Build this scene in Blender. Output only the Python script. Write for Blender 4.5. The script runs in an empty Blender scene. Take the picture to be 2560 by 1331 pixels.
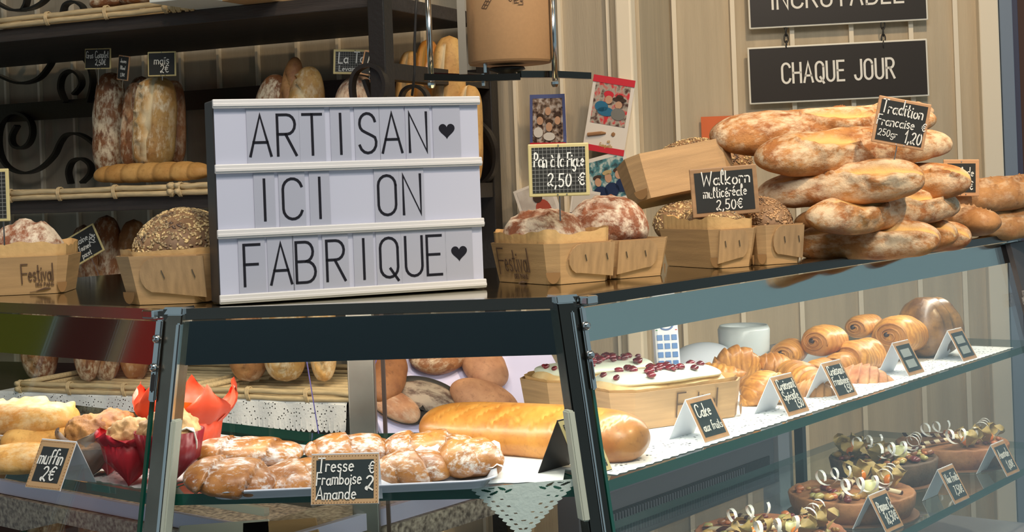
import bpy, bmesh, math, random
from mathutils import Vector, Matrix, noise
C = bpy.context.scene.collection
sc = bpy.context.scene
rnd = random.Random(7)
PI = math.pi
def R(d): return d*PI/180

# ---------------------------------------------------------------- camera
F, CX, CY, TH = 3700.0, 1280.0, 461.0, 0.037      # focal length in pixels, horizon point, roll
CAMZ = 1.45
ct, st = math.cos(TH), math.sin(TH)
cam = bpy.data.objects.new('camera', bpy.data.cameras.new('camera'))
cam.data.sensor_width = 36.0
cam.data.lens = 36.0*F/2560
cam.data.shift_y = -(665.5-CY)/2560
cam.data.clip_start = 0.05
cam.matrix_world = Matrix(((ct, st, 0, 0), (0, 0, -1, 0), (-st, ct, 0, CAMZ), (0, 0, 0, 1)))
C.objects.link(cam); sc.camera = cam
sc.view_settings.view_transform = 'Standard'
sc.view_settings.look = 'None'
sc.view_settings.gamma = 1
sc.view_settings.use_curve_mapping = False
sc.view_settings.exposure = 0.2

# ---------------------------------------------------------------- world and lights
w = bpy.data.worlds.new('world'); sc.world = w; w.use_nodes = True
wn = w.node_tree.nodes; wl = w.node_tree.links
bg = wn['Background']; bg.inputs[0].default_value = (0.60, 0.82, 0.90, 1); bg.inputs[1].default_value = 0.36
def area(name, loc, look, size, power, col, sy=None, spread=None):
    d = bpy.data.lights.new(name, 'AREA'); d.energy = power; d.color = col; d.size = size
    if sy: d.shape = 'RECTANGLE'; d.size_y = sy
    if spread: d.spread = spread
    o = bpy.data.objects.new(name, d); C.objects.link(o); o.location = loc
    dv = Vector(look)-Vector(loc)
    o.rotation_euler = dv.to_track_quat('-Z', 'Y').to_euler()
    return o
def spot(name, loc, look, power, col, ang=60, blend=.6, rad=.04):
    d = bpy.data.lights.new(name, 'SPOT'); d.energy = power; d.color = col; d.spot_size = R(ang); d.spot_blend = blend; d.shadow_soft_size = rad
    o = bpy.data.objects.new(name, d); C.objects.link(o); o.location = loc
    o.rotation_euler = (Vector(look)-Vector(loc)).to_track_quat('-Z', 'Y').to_euler()
    return o
WARM = (1.0, 0.74, 0.46)
spot('shop_spot_counter_right', (1.25, 1.25, 2.85), (.52, 2.1, 1.42), 88, WARM, 50, .7, .04)
spot('shop_spot_counter_left', (.1, .75, 2.85), (-.25, 1.75, 1.40), 44, (1, .84, .64), 50, .8, .05)
spot('shop_spot_wall_right', (.75, 1.9, 2.98), (.80, 3.2, 1.5), 75, WARM, 90, .8, .08)
spot('shop_spot_shelf', (-.45, 1.75, 2.98), (-.6, 3.0, 1.45), 32, WARM, 80, .8, .08)
area('shop_ceiling_panel', (.1, .3, 2.95), (.1, 1.9, 1.2), 1.6, 26, (1, .93, .84), .6)  # soft overhead fill added to brighten the counter, not a known fixture
# ---------------------------------------------------------------- pixel <-> place
def P(px, py, D):
    u, v = px-CX, py-CY
    return Vector(((u*ct - v*st)/F*D, D, CAMZ - (u*st + v*ct)/F*D))
def G(px, py, z):                       # where the sight line meets the level z
    u, v = px-CX, py-CY
    k = -(u*st + v*ct)/F
    return P(px, py, (z-CAMZ)/k)
def mpp(D): return D/F
def onplane(px, py, o, n):
    d = P(px, py, 1.0)-Vector((0, 0, CAMZ)); c = Vector((0, 0, CAMZ))
    return c + d*((o-c).dot(n)/d.dot(n))
def frame(o, yaw=0, pitch=0, roll=0):   # X right, Y away, Z up ; degrees
    return Matrix.Translation(o) @ Matrix.Rotation(R(yaw), 4, 'Z') @ Matrix.Rotation(R(pitch), 4, 'X') @ Matrix.Rotation(R(roll), 4, 'Y')

# ---------------------------------------------------------------- materials
MATS = {}
def mat(name, col=(.5,.5,.5), rough=.5, metal=0, bump=0, bscale=60, var=0, vscale=8, col2=None, emit=0, spec=None, coat=0, stretch=None, trans=0, alpha=None, sss=0, crease=3):
    if name in MATS: return MATS[name]
    m = bpy.data.materials.new(name); m.use_nodes = True
    nt = m.node_tree; N = nt.nodes; L = nt.links; b = N['Principled BSDF']
    b.inputs['Base Color'].default_value = (*col, 1); b.inputs['Roughness'].default_value = rough; b.inputs['Metallic'].default_value = metal
    if spec is not None: b.inputs['Specular IOR Level'].default_value = spec
    if coat: b.inputs['Coat Weight'].default_value = coat; b.inputs['Coat Roughness'].default_value = .08
    if trans: b.inputs['Transmission Weight'].default_value = trans
    if emit: b.inputs['Emission Color'].default_value = (*col, 1); b.inputs['Emission Strength'].default_value = emit
    if alpha is not None: b.inputs['Alpha'].default_value = alpha
    if sss: b.inputs['Subsurface Weight'].default_value = sss; b.inputs['Subsurface Scale'].default_value = .01
    tc = N.new('ShaderNodeTexCoord'); mp = N.new('ShaderNodeMapping'); L.new(tc.outputs['Object'], mp.inputs[0])
    if stretch: mp.inputs['Scale'].default_value = stretch
    if var or col2:
        n = N.new('ShaderNodeTexNoise'); n.inputs['Scale'].default_value = vscale; n.inputs['Detail'].default_value = 6; L.new(mp.outputs[0], n.inputs[0])
        r = N.new('ShaderNodeValToRGB'); L.new(n.outputs[0], r.inputs[0])
        c2 = col2 if col2 else tuple(c*(1-var) for c in col)
        r.color_ramp.elements[0].position = .35; r.color_ramp.elements[1].position = .65
        r.color_ramp.elements[0].color = (*c2, 1); r.color_ramp.elements[1].color = (*col, 1)
        L.new(r.outputs[0], b.inputs['Base Color'])
    if bump:
        n2 = N.new('ShaderNodeTexNoise'); n2.inputs['Scale'].default_value = bscale; n2.inputs['Detail'].default_value = crease; L.new(mp.outputs[0], n2.inputs[0])
        bp = N.new('ShaderNodeBump'); bp.inputs['Strength'].default_value = bump; bp.inputs['Distance'].default_value = .004; L.new(n2.outputs[0], bp.inputs['Height'])
        L.new(bp.outputs[0], b.inputs['Normal'])
    MATS[name] = m
    return m

def bread_mat(name, dark, light, crumb=(.80,.52,.24), flour=(.86,.74,.58), fs=90, rough=.6, bump=.5, spk=0, coat=0, fl=1.0, bs=45, fmin=.45, layers=None):
    """crust tones mixed by noise; vertex mask: R = opened crumb, G = flour or sugar, B = baked darker"""
    if name in MATS: return MATS[name]
    m = bpy.data.materials.new(name); m.use_nodes = True
    nt = m.node_tree; N = nt.nodes; L = nt.links; b = N['Principled BSDF']; b.inputs['Roughness'].default_value = rough
    if coat: b.inputs['Coat Weight'].default_value = coat; b.inputs['Coat Roughness'].default_value = .25
    tc = N.new('ShaderNodeTexCoord'); oi = N.new('ShaderNodeObjectInfo')
    ad = N.new('ShaderNodeVectorMath'); ad.operation = 'ADD'; L.new(tc.outputs['Object'], ad.inputs[0])
    ml = N.new('ShaderNodeMath'); ml.operation = 'MULTIPLY'; ml.inputs[1].default_value = 13; L.new(oi.outputs['Random'], ml.inputs[0]); L.new(ml.outputs[0], ad.inputs[1])
    def ns(scale, det=5, ro=.6):
        n = N.new('ShaderNodeTexNoise'); n.inputs['Scale'].default_value = scale; n.inputs['Detail'].default_value = det; n.inputs['Roughness'].default_value = ro
        L.new(ad.outputs[0], n.inputs[0]); return n.outputs[0]
    def mr(src, a, c, lo=0, hi=1):
        k = N.new('ShaderNodeMapRange'); k.inputs[1].default_value = a; k.inputs[2].default_value = c; k.inputs[3].default_value = lo; k.inputs[4].default_value = hi; L.new(src, k.inputs[0]); return k.outputs[0]
    def mix(f, a, c):
        k = N.new('ShaderNodeMix'); k.data_type = 'RGBA'; L.new(f, k.inputs[0])
        for s, i in ((a, 6), (c, 7)):
            if isinstance(s, tuple): k.inputs[i].default_value = (*s, 1)
            else: L.new(s, k.inputs[i])
        return k.outputs[2]
    def mth(op, a, c):
        k = N.new('ShaderNodeMath'); k.operation = op; k.use_clamp = True
        for i, s in enumerate((a, c)):
            if isinstance(s, (int, float)): k.inputs[i].default_value = s
            else: L.new(s, k.inputs[i])
        return k.outputs[0]
    at = N.new('ShaderNodeVertexColor'); at.layer_name = 'mask'
    sp = N.new('ShaderNodeSeparateColor'); L.new(at.outputs[0], sp.inputs[0])
    c = mix(mr(ns(22), .35, .68), light, dark)
    c = mix(mr(ns(120, 3), .55, .75, 0, .5), c, tuple(x*.55 for x in dark))
    if layers:
        wv = N.new('ShaderNodeTexWave'); wv.inputs['Scale'].default_value = layers[0]; wv.inputs['Distortion'].default_value = layers[2]; wv.inputs['Detail'].default_value = 3; wv.inputs['Detail Scale'].default_value = 1.5
        L.new(ad.outputs[0], wv.inputs[0]); c = mix(mr(wv.outputs[0], .25, .75, 0, layers[1]), c, tuple(x*.8 for x in dark))
    c = mix(sp.outputs[2], c, tuple(x*.45 for x in dark))
    c = mix(sp.outputs[0], c, crumb)
    sm = N.new('ShaderNodeMapping'); sm.inputs['Scale'].default_value = (.45, 1, 1); L.new(ad.outputs[0], sm.inputs[0])
    fn_ = N.new('ShaderNodeTexNoise'); fn_.inputs['Scale'].default_value = fs; fn_.inputs['Detail'].default_value = 7; fn_.inputs['Roughness'].default_value = .72; L.new(sm.outputs[0], fn_.inputs[0])
    f = mth('MULTIPLY', mr(mth('ADD', mth('MULTIPLY', fn_.outputs[0], .6), mth('MULTIPLY', ns(fs/5, 3), .4)), fmin, fmin+.12), sp.outputs[1])
    f = mth('MULTIPLY', f, fl)
    c = mix(f, c, flour)
    L.new(c, b.inputs['Base Color'])
    bp = N.new('ShaderNodeBump'); bp.inputs['Strength'].default_value = bump; bp.inputs['Distance'].default_value = .003
    L.new(ns(bs, 7, .65), bp.inputs['Height']); L.new(bp.outputs[0], b.inputs['Normal'])
    MATS[name] = m
    return m

def glass_mat(name, tint=(1,1,1), refl=1.0, rough=.0, base=.035):
    """thin clear pane: lets light through, mirrors by angle"""
    if name in MATS: return MATS[name]
    m = bpy.data.materials.new(name); m.use_nodes = True
    N = m.node_tree.nodes; L = m.node_tree.links; N.remove(N['Principled BSDF'])
    t = N.new('ShaderNodeBsdfTransparent'); t.inputs[0].default_value = (*tint, 1)
    g = N.new('ShaderNodeBsdfGlossy'); g.inputs['Roughness'].default_value = rough
    lw = N.new('ShaderNodeLayerWeight'); lw.inputs[0].default_value = .5
    pw = N.new('ShaderNodeMath'); pw.operation = 'POWER'; pw.inputs[1].default_value = 4; L.new(lw.outputs['Facing'], pw.inputs[0])
    k = N.new('ShaderNodeMapRange'); k.inputs[3].default_value = base; k.inputs[4].default_value = refl; L.new(pw.outputs[0], k.inputs[0])
    mx = N.new('ShaderNodeMixShader'); L.new(k.outputs[0], mx.inputs[0]); L.new(t.outputs[0], mx.inputs[1]); L.new(g.outputs[0], mx.inputs[2])
    L.new(mx.outputs[0], N['Material Output'].inputs[0])
    MATS[name] = m; return m

def lace_mat(name, col=(.86,.89,.92), scale=90, thr=.35, u=(1,1,1)):
    """white paper with punched holes (cells of a voronoi pattern)"""
    if name in MATS: return MATS[name]
    m = mat(name, col, .8, bump=.2, bscale=200)
    N = m.node_tree.nodes; L = m.node_tree.links
    tc = N.new('ShaderNodeTexCoord'); mp = N.new('ShaderNodeMapping'); mp.inputs['Scale'].default_value = u; L.new(tc.outputs['Object'], mp.inputs[0])
    v = N.new('ShaderNodeTexVoronoi'); v.inputs['Scale'].default_value = scale; v.inputs['Randomness'].default_value = .7; L.new(mp.outputs[0], v.inputs[0])
    g = N.new('ShaderNodeMath'); g.operation = 'GREATER_THAN'; g.inputs[1].default_value = thr; L.new(v.outputs['Distance'], g.inputs[0])
    at = N.new('ShaderNodeVertexColor'); at.layer_name = 'mask'; sp = N.new('ShaderNodeSeparateColor'); L.new(at.outputs[0], sp.inputs[0])
    mx = N.new('ShaderNodeMath'); mx.operation = 'MAXIMUM'; L.new(g.outputs[0], mx.inputs[0]); L.new(sp.outputs[0], mx.inputs[1])
    L.new(mx.outputs[0], N['Principled BSDF'].inputs['Alpha'])
    return m

# ---------------------------------------------------------------- object helpers
def link(name, bm, m=None, parent=None, smooth=False, M=None):
    me = bpy.data.meshes.new(name)
    if isinstance(bm, bmesh.types.BMesh):
        bm.normal_update(); bm.to_mesh(me); bm.free()
    else: me = bm
    if smooth:
        for p in me.polygons: p.use_smooth = True
    if m: me.materials.append(m)
    o = bpy.data.objects.new(name, me); C.objects.link(o)
    if M is not None: o.matrix_world = M
    if parent: o.parent = parent
    return o
def tag(o, label, cat, group=None):
    o['label'] = label; o['category'] = cat
    if group: o['group'] = group
    return o
def struct(o): o['kind'] = 'structure'; return o
def thing(name, M, label, cat, group=None):
    o = bpy.data.objects.new(name, None); o.empty_display_size = .05; C.objects.link(o); o.matrix_world = M
    return tag(o, label, cat, group)
def rebase(o):
    """put the origin of a world-space mesh at the middle of its base"""
    me = o.data; xs = [v.co for v in me.vertices]
    c = Vector(((min(v.x for v in xs)+max(v.x for v in xs))/2, (min(v.y for v in xs)+max(v.y for v in xs))/2, min(v.z for v in xs)))
    me.transform(Matrix.Translation(-c)); o.location = o.location + c
    return o
def box(bm, c, s, M=None, bev=0):
    r = bmesh.ops.create_cube(bm, size=1)
    vs = r['verts']
    for v in vs: v.co = Vector((v.co.x*s[0]+c[0], v.co.y*s[1]+c[1], v.co.z*s[2]+c[2]))
    if bev:
        es = list({e for v in vs for e in v.link_edges})
        rb = bmesh.ops.bevel(bm, geom=es, offset=bev, segments=2, affect='EDGES', profile=.5)
        vs = rb['verts']
    if M is not None:
        for v in vs: v.co = M @ v.co
    return vs
def prism(bm, poly, z0, z1):
    """poly: list of (x, y); extruded between two heights"""
    a = [bm.verts.new((x, y, z0)) for x, y in poly]; b = [bm.verts.new((x, y, z1)) for x, y in poly]
    n = len(poly)
    bm.faces.new(a[::-1]); bm.faces.new(b)
    for i in range(n): bm.faces.new((a[i], a[(i+1) % n], b[(i+1) % n], b[i]))
def hull8(bm, bot, top):
    """two matching point loops joined to a solid"""
    a = [bm.verts.new(p) for p in bot]; b = [bm.verts.new(p) for p in top]; n = len(a)
    bm.faces.new(a[::-1]); bm.faces.new(b)
    for i in range(n): bm.faces.new((a[i], a[(i+1) % n], b[(i+1) % n], b[i]))
def tube(bm, pts, r, n=10, flat=None, cap=True):
    """a round (or flat: (width, thickness)) bar along a path"""
    pts = [Vector(p) for p in pts]; rings = []
    up0 = None
    for i, p in enumerate(pts):
        d = (pts[min(i+1, len(pts)-1)]-pts[max(i-1, 0)]).normalized()
        if up0 is None:
            up0 = Vector((0, 1, 0)) if abs(d.y) < .9 else Vector((0, 0, 1))
            if flat and len(flat) > 2: up0 = Vector(flat[2])
        s = d.cross(up0).normalized(); u = s.cross(d).normalized()
        if not flat: up0 = u
        rr = r[i] if isinstance(r, (list, tuple)) else r
        if flat: ring = [p + s*a*flat[1]/2 + u*b*flat[0]/2 for a, b in ((-1,-1),(1,-1),(1,1),(-1,1))]
        else: ring = [p + (s*math.cos(2*PI*k/n)+u*math.sin(2*PI*k/n))*rr for k in range(n)]
        rings.append([bm.verts.new(q) for q in ring])
    for a, b in zip(rings, rings[1:]):
        m = len(a)
        for k in range(m): bm.faces.new((a[k], a[(k+1) % m], b[(k+1) % m], b[k]))
    if cap:
        bm.faces.new(rings[0][::-1]); bm.faces.new(rings[-1])
def lathe(bm, prof, n=32, c=(0,0,0)):
    rings = []
    for r, z in prof:
        if r < 1e-6: rings.append([bm.verts.new((c[0], c[1], c[2]+z))])
        else: rings.append([bm.verts.new((c[0]+r*math.cos(2*PI*k/n), c[1]+r*math.sin(2*PI*k/n), c[2]+z)) for k in range(n)])
    for a, b in zip(rings, rings[1:]):
        for k in range(n):
            j = (k+1) % n
            if len(a) == 1 and len(b) == 1: continue
            if len(a) == 1: bm.faces.new((a[0], b[j], b[k]))
            elif len(b) == 1: bm.faces.new((a[k], a[j], b[0]))
            else: bm.faces.new((a[k], a[j], b[j], b[k]))
def blob(bm, c, s, sub=1, M=None, jit=0):
    r = bmesh.ops.create_icosphere(bm, subdivisions=sub, radius=1)
    for v in r['verts']:
        p = Vector((v.co.x*s[0], v.co.y*s[1], v.co.z*s[2]))
        if jit: p *= 1+rnd.uniform(-jit, jit)
        if M is not None: p = M @ p
        v.co = p + Vector(c)

# ---------------------------------------------------------------- stroke lettering
def arc(cx, cy, rx, ry, a0, a1, n=8): return [(cx+rx*math.cos(R(a0+(a1-a0)*i/n)), cy+ry*math.sin(R(a0+(a1-a0)*i/n))) for i in range(n+1)]
GL = {
 'A': (.56, [[(0,0),(.28,1),(.56,0)], [(.09,.33),(.47,.33)]]),
 'B': (.52, [[(0,0),(0,1)]+arc(.26,.76,.2,.24,90,-90)+[(0,.52)], [(.26,.52)]+arc(.28,.26,.24,.26,90,-90)+[(0,0)]]),
 'C': (.5, [arc(.26,.74,.26,.26,15,180)+arc(.26,.26,.26,.26,180,345)]),
 'D': (.5, [[(0,0),(0,1)]+arc(.22,.74,.26,.26,90,0)+arc(.22,.26,.26,.26,0,-90)+[(0,0)]]),
 'E': (.42, [[(.42,1),(0,1),(0,0),(.42,0)], [(0,.52),(.36,.52)]]),
 'F': (.42, [[(.42,1),(0,1),(0,0)], [(0,.52),(.36,.52)]]),
 'G': (.5, [arc(.26,.74,.26,.26,15,180)+arc(.26,.26,.26,.26,180,360)+[(.52,.45),(.3,.45)]]),
 'H': (.5, [[(0,0),(0,1)],[(.5,0),(.5,1)],[(0,.5),(.5,.5)]]),
 'I': (.04, [[(.02,0),(.02,1)]]),
 'J': (.42, [[(.42,1)]+arc(.21,.22,.21,.22,0,-180)]),
 'L': (.4, [[(0,1),(0,0),(.4,0)]]),
 'M': (.62, [[(0,0),(0,1),(.31,.4),(.62,1),(.62,0)]]),
 'N': (.5, [[(0,0),(0,1),(.5,0),(.5,1)]]),
 'O': (.5, [arc(.25,.75,.25,.25,0,180)+arc(.25,.25,.25,.25,180,360)+[(.5,.75)]]),
 'P': (.46, [[(0,0),(0,1),(.24,1)]+arc(.24,.75,.22,.25,90,-90)+[(0,.5)]]),
 'Q': (.5, [arc(.25,.75,.25,.25,0,180)+arc(.25,.25,.25,.25,180,360)+[(.5,.75)], [(.28,.22),(.5,-.08)]]),
 'R': (.5, [[(0,0),(0,1),(.24,1)]+arc(.26,.76,.22,.24,90,-90)+[(0,.52)], [(.22,.52),(.5,0)]]),
 'S': (.48, [arc(.24,.76,.22,.24,10,180)+arc(.24,.72,.22,.2,180,250,3)+[(.36,.44)]+arc(.24,.26,.24,.26,30,-165)]),
 'T': (.52, [[(0,1),(.52,1)],[(.26,1),(.26,0)]]),
 'U': (.48, [[(0,1)]+arc(.24,.24,.24,.24,180,360)+[(.48,1)]]),
 'W': (.75, [[(0,1),(.16,0),(.37,.7),(.58,0),(.75,1)]]),
 'Y': (.5, [[(0,1),(.25,.5),(.5,1)],[(.25,.5),(.25,0)]]),
 'a': (.42, [arc(.19,.25,.19,.25,40,400), [(.38,.5),(.38,.06),(.44,0)]]),
 'b': (.4, [[(0,1),(0,0)], arc(.19,.25,.19,.25,0,360)]),
 'c': (.34, [arc(.19,.25,.19,.25,50,310)]),
 'd': (.42, [arc(.19,.25,.19,.25,0,360), [(.38,1),(.38,0)]]),
 'e': (.38, [[(.02,.26),(.37,.3)]+arc(.19,.25,.18,.25,20,310)]),
 'f': (.3, [arc(.24,.85,.13,.14,40,180)+[(.11,0)], [(0,.5),(.26,.5)]]),
 'g': (.4, [arc(.19,.25,.19,.25,0,360), [(.38,.5)]+arc(.2,-.15,.18,.18,0,-160)]),
 'h': (.36, [[(0,1),(0,0)], arc(.17,.32,.17,.18,180,0)+[(.34,0)]]),
 'i': (.06, [[(.02,.5),(.02,.05),(.08,0)], [(.02,.7),(.03,.74)]]),
 'j': (.1, [[(.06,.5),(.06,-.2)], [(.06,.7),(.07,.74)]]),
 'k': (.36, [[(0,1),(0,0)], [(.32,.5),(0,.2),(.34,0)]]),
 'l': (.16, [arc(.08,.8,.08,.2,-40,180)+[(0,.12),(.12,0)]]),
 'm': (.56, [[(0,.5),(0,0)], arc(.13,.36,.13,.14,180,0)+[(.26,0)], arc(.4,.36,.14,.14,180,0)+[(.54,0)]]),
 'n': (.36, [[(0,.5),(0,0)], arc(.17,.32,.17,.18,180,0)+[(.34,0)]]),
 'o': (.38, [arc(.19,.25,.19,.25,90,450)]),
 'p': (.4, [[(0,.5),(0,-.35)], arc(.19,.25,.19,.25,0,360)]),
 'q': (.4, [arc(.19,.25,.19,.25,0,360), [(.38,.5),(.38,-.35)]]),
 'r': (.26, [[(0,.5),(0,0)], arc(.14,.34,.14,.15,180,40)]),
 's': (.3, [arc(.15,.38,.13,.12,30,230)+arc(.15,.13,.14,.13,60,-150)]),
 't': (.3, [[(.12,.9),(.12,.1),(.2,0),(.28,.04)], [(0,.55),(.26,.55)]]),
 'u': (.4, [[(0,.5)]+arc(.17,.18,.17,.18,180,360)+[(.34,.5),(.34,0),(.4,0)]]),
 'v': (.34, [[(0,.5),(.17,0),(.34,.5)]]),
 'w': (.5, [[(0,.5),(.13,0),(.25,.4),(.37,0),(.5,.5)]]),
 'x': (.34, [[(0,.5),(.34,0)],[(.34,.5),(0,0)]]),
 'z': (.34, [[(0,.5),(.32,.5),(0,0),(.34,0)]]),
 '0': (.42, [arc(.2,.45,.2,.42,90,450,12)]),
 '1': (.2, [[(0,.62),(.16,.92),(.14,0)]]),
 '2': (.42, [arc(.2,.68,.18,.22,160,-30)+[(.08,.08)]+arc(.08,.12,.08,.09,270,60,5)+[(.4,.0)]]),
 '3': (.4, [arc(.18,.68,.17,.2,150,-80)+arc(.18,.24,.2,.24,80,-150)]),
 '4': (.4, [[(.28,0),(.28,.9),(0,.3),(.4,.3)]]),
 '5': (.4, [[(.36,.9),(.06,.9),(.04,.5)]+arc(.18,.27,.2,.26,110,-140)]),
 '6': (.4, [[(.3,.9)]+arc(.2,.25,.2,.25,150,510)]),
 '7': (.38, [[(0,.9),(.36,.9),(.12,0)]]),
 '8': (.4, [arc(.2,.68,.16,.2,-90,270), arc(.2,.24,.19,.24,90,450)]),
 '9': (.4, [arc(.2,.65,.18,.23,0,360), [(.38,.65),(.3,0)]]),
 ',': (.1, [[(.06,.06),(.0,-.16)]]),
 '€': (.44, [arc(.28,.45,.22,.42,50,310,12), [(-.02,.55),(.34,.57)], [(-.02,.36),(.32,.38)]]),
 ' ': (.28, []),
}
for a, b, acc in (('é','e',[(.12,.66),(.26,.82)]), ('è','e',[(.12,.82),(.26,.66)]), ('à','a',[(.1,.82),(.24,.66)])):
    GL[a] = (GL[b][0], GL[b][1]+[acc])
GL['ï'] = (.1, [[(.04,.5),(.04,0)], [(-.04,.72),(-.03,.76)], [(.1,.74),(.11,.78)]])
def ribbon(bm, pts, wd, th, M):
    n = len(pts)
    if n < 2: return
    L_, R_ = [], []
    for i in range(n):
        a = Vector(pts[max(i-1, 0)]); b = Vector(pts[min(i+1, n-1)]); p = Vector(pts[i])
        k = 1.0
        if 0 < i < n-1:
            d1 = (p-a).normalized(); d2 = (b-p).normalized(); d = d1+d2
            if d.length < .3: d = d2
            d = d.normalized(); k = 1/max(.45, d.dot(d2))
        else: d = (b-a).normalized() if (b-a).length else Vector((1, 0))
        q = Vector((-d.y, d.x))*wd/2*k
        if i == 0: p = p-d*wd*.4
        if i == n-1: p = p+d*wd*.4
        L_.append(p+q); R_.append(p-q)
    f = [[bm.verts.new(M @ Vector((p.x, y, p.y))) for p in L_] for y in (-th, 0)]
    g = [[bm.verts.new(M @ Vector((p.x, y, p.y))) for p in R_] for y in (-th, 0)]
    for i in range(n-1):
        bm.faces.new((f[0][i], g[0][i], g[0][i+1], f[0][i+1]))
        bm.faces.new((f[0][i], f[0][i+1], f[1][i+1], f[1][i]))
        bm.faces.new((g[0][i+1], g[0][i], g[1][i], g[1][i+1]))
def text_width(s, sp=.16): return sum(GL.get(c, (.3,))[0]+sp for c in s)-sp
def write(bm, s, x, z, h, wd, y=-.0006, th=.0004, xs=1.0, sp=.16, jit=0, slant=0, center=True, M=None, rot=0, skip=0):
    """one line of lettering on the X-Z plane; h = capital height"""
    M = M or Matrix()
    W = text_width(s, sp)*h*xs
    x0 = -W/2 if center else 0
    T = M @ Matrix.Translation((x, y, z)) @ Matrix.Rotation(R(rot), 4, 'Y')
    cx = 0
    for c in s:
        if c not in GL: continue
        gw, st_ = GL[c]
        jy = rnd.uniform(-jit, jit); js = 1+rnd.uniform(-jit, jit)*1.2
        for poly in st_:
            pts = [(x0+(cx+px_)*h*xs+slant*py_*h, (py_*js+jy)*h-.45*h) for px_, py_ in poly]
            ribbon(bm, pts, wd, th, T)
        cx += gw+sp
def heart(bm, x, z, h, y, th):
    pts = []
    for i in range(40):
        t = 2*PI*i/40
        pts.append((x+h/34*16*math.sin(t)**3, z+h/34*(13*math.cos(t)-5*math.cos(2*t)-2*math.cos(3*t)-math.cos(4*t)+2)))
    a = [bm.verts.new((p[0], y-th, p[1])) for p in pts]; b = [bm.verts.new((p[0], y, p[1])) for p in pts]
    bm.faces.new(a); n = len(a)
    for i in range(n): bm.faces.new((a[i], b[i], b[(i+1) % n], a[(i+1) % n]))

# ---------------------------------------------------------------- baked goods
def loaf_bm(L, W, H, n=64, m=32, k=2.6, q=.5, slashes=(), bend=0, arcr=0, lump=.03, ls=18, seed=0, taper=0, ridges=0, ramp=.1, twist=0, flour=.0, ftop=.0, flat=.7, sdep=.012, ear=.5, dark=.0, waist=None, crumb_bot=0, step='saw'):
    """a loaf along X, origin at the middle of its base. slashes: (t0,u0,t1,u1,width) in metres along / across from the crown line"""
    bm = bmesh.new(); cl = bm.verts.layers.float_color.new('mask')
    rings = []; so = Vector((seed*3.1, seed*1.7, seed*.9))
    for i in range(n+1):
        t = -math.cos(PI*i/n) if k < 3.2 else max(-1, min(1, math.copysign(abs(-1+2*i/n)**.8, -1+2*i/n)))
        pr = max(1e-4, (1-abs(t)**k))**q
        pr *= 1+taper*t
        if waist: pr *= waist(t)
        x = t*L/2
        ring = []
        for j in range(m):
            ph = 2*PI*j/m
            c, s = math.cos(ph), math.sin(ph)
            if ridges:
                ss = ((t+1)/2*ridges + twist*(s if step == 'sin' else ph/(2*PI))) % 1.0
                rr = 1 + ramp*((abs(math.sin(PI*ss))**.6-.5) if step == 'sin' else (ss**.7-.6))
            else: ss = .5; rr = 1
            rr *= pr
            d = noise.noise(Vector((x*ls, c*W*ls*.5, s*H*ls*.5))+so)*lump*2 + noise.noise(Vector((x*ls*3, c*W*ls*1.5, s*H*ls*1.5))+so)*lump*.7
            rr *= 1+d
            yy = c*W/2*rr; zz = s*H/2*rr*(flat if s < 0 else 1)
            mr, mg, mb = 0.0, 0.0, 0.0
            u = (PI/2-ph)*W/2 if ph <= 1.5*PI else 9
            off = 0
            for (t0, u0, t1, u1, w_) in slashes:
                a = Vector((t0, u0)); b = Vector((t1, u1)); p = Vector((x, u)); ab = b-a
                kk = max(0, min(1, (p-a).dot(ab)/ab.length_squared)); e = p-(a+ab*kk); dd = e.length
                wob = 1+.5*noise.noise(Vector((x*60, u*60, seed)))
                tp = .35+.65*math.sin(PI*min(1, max(0, kk)))
                wv = w_*wob*tp
                if dd < wv*2.6:
                    g = math.exp(-(dd/wv)**2)
                    off -= sdep*g*min(1, pr*1.4)
                    side = e.x*ab.y-e.y*ab.x
                    if side > 0: off += sdep*ear*1.5*math.exp(-((dd-wv*1.3)/(wv*.6))**2)*min(1, pr*1.4)
                    if side > 0 and wv*1.1 < dd < wv*1.9: mb = max(mb, .55*ear)
                    if dd < wv*1.15: mr = max(mr, min(1, 1.6*(1-dd/(wv*1.15))))
            k2 = 1+off/(H/2)
            yy *= k2; zz *= k2
            if flour: mg = flour*max(0, min(1, (s+ftop+.3)*1.1))*(1-mr)
            if dark: mb = dark*max(0, min(1, (abs(t)-.72)*3.2))
            if ridges: mb = max(mb, .5*max(0, 1-ss*4)) if ramp > .08 else mb
            if crumb_bot and s < -.15: mr = max(mr, crumb_bot)
            X, Y = x, yy
            if arcr:
                th = t*arcr; Rr = L/2/arcr
                X = (Rr-yy)*math.sin(th); Y = Rr-(Rr-yy)*math.cos(th)
            Y += bend*(1-t*t)
            v = bm.verts.new((X, Y, zz+H/2*flat)); v[cl] = (mr, mg, mb, 1)
            ring.append(v)
        rings.append(ring)
    for a, b in zip(rings, rings[1:]):
        for j in range(m): bm.faces.new((a[j], b[j], b[(j+1) % m], a[(j+1) % m]))
    bm.faces.new(rings[0]); bm.faces.new(rings[-1][::-1])
    bmesh.ops.recalc_face_normals(bm, faces=bm.faces[:])
    return bm
def along(a, b, up=(0,0,1), drop=0):
    """matrix with X from a to b, origin at their middle lowered by drop"""
    x = (b-a).normalized(); y = Vector(up).cross(x).normalized(); z = x.cross(y)
    o = (a+b)/2 - z*drop
    return Matrix(((x.x, y.x, z.x, o.x), (x.y, y.y, z.y, o.y), (x.z, y.z, z.z, o.z), (0,0,0,1)))
def diag_slashes(L, n, u=.012, w_=.006, ang=.6, span=.78):
    r = []
    for i in range(n):
        c = -L*span/2 + L*span*(i+.5)/n; l = L*span/n*.62
        r.append((c-l, -u, c+l, u, w_))
    return r
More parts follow.
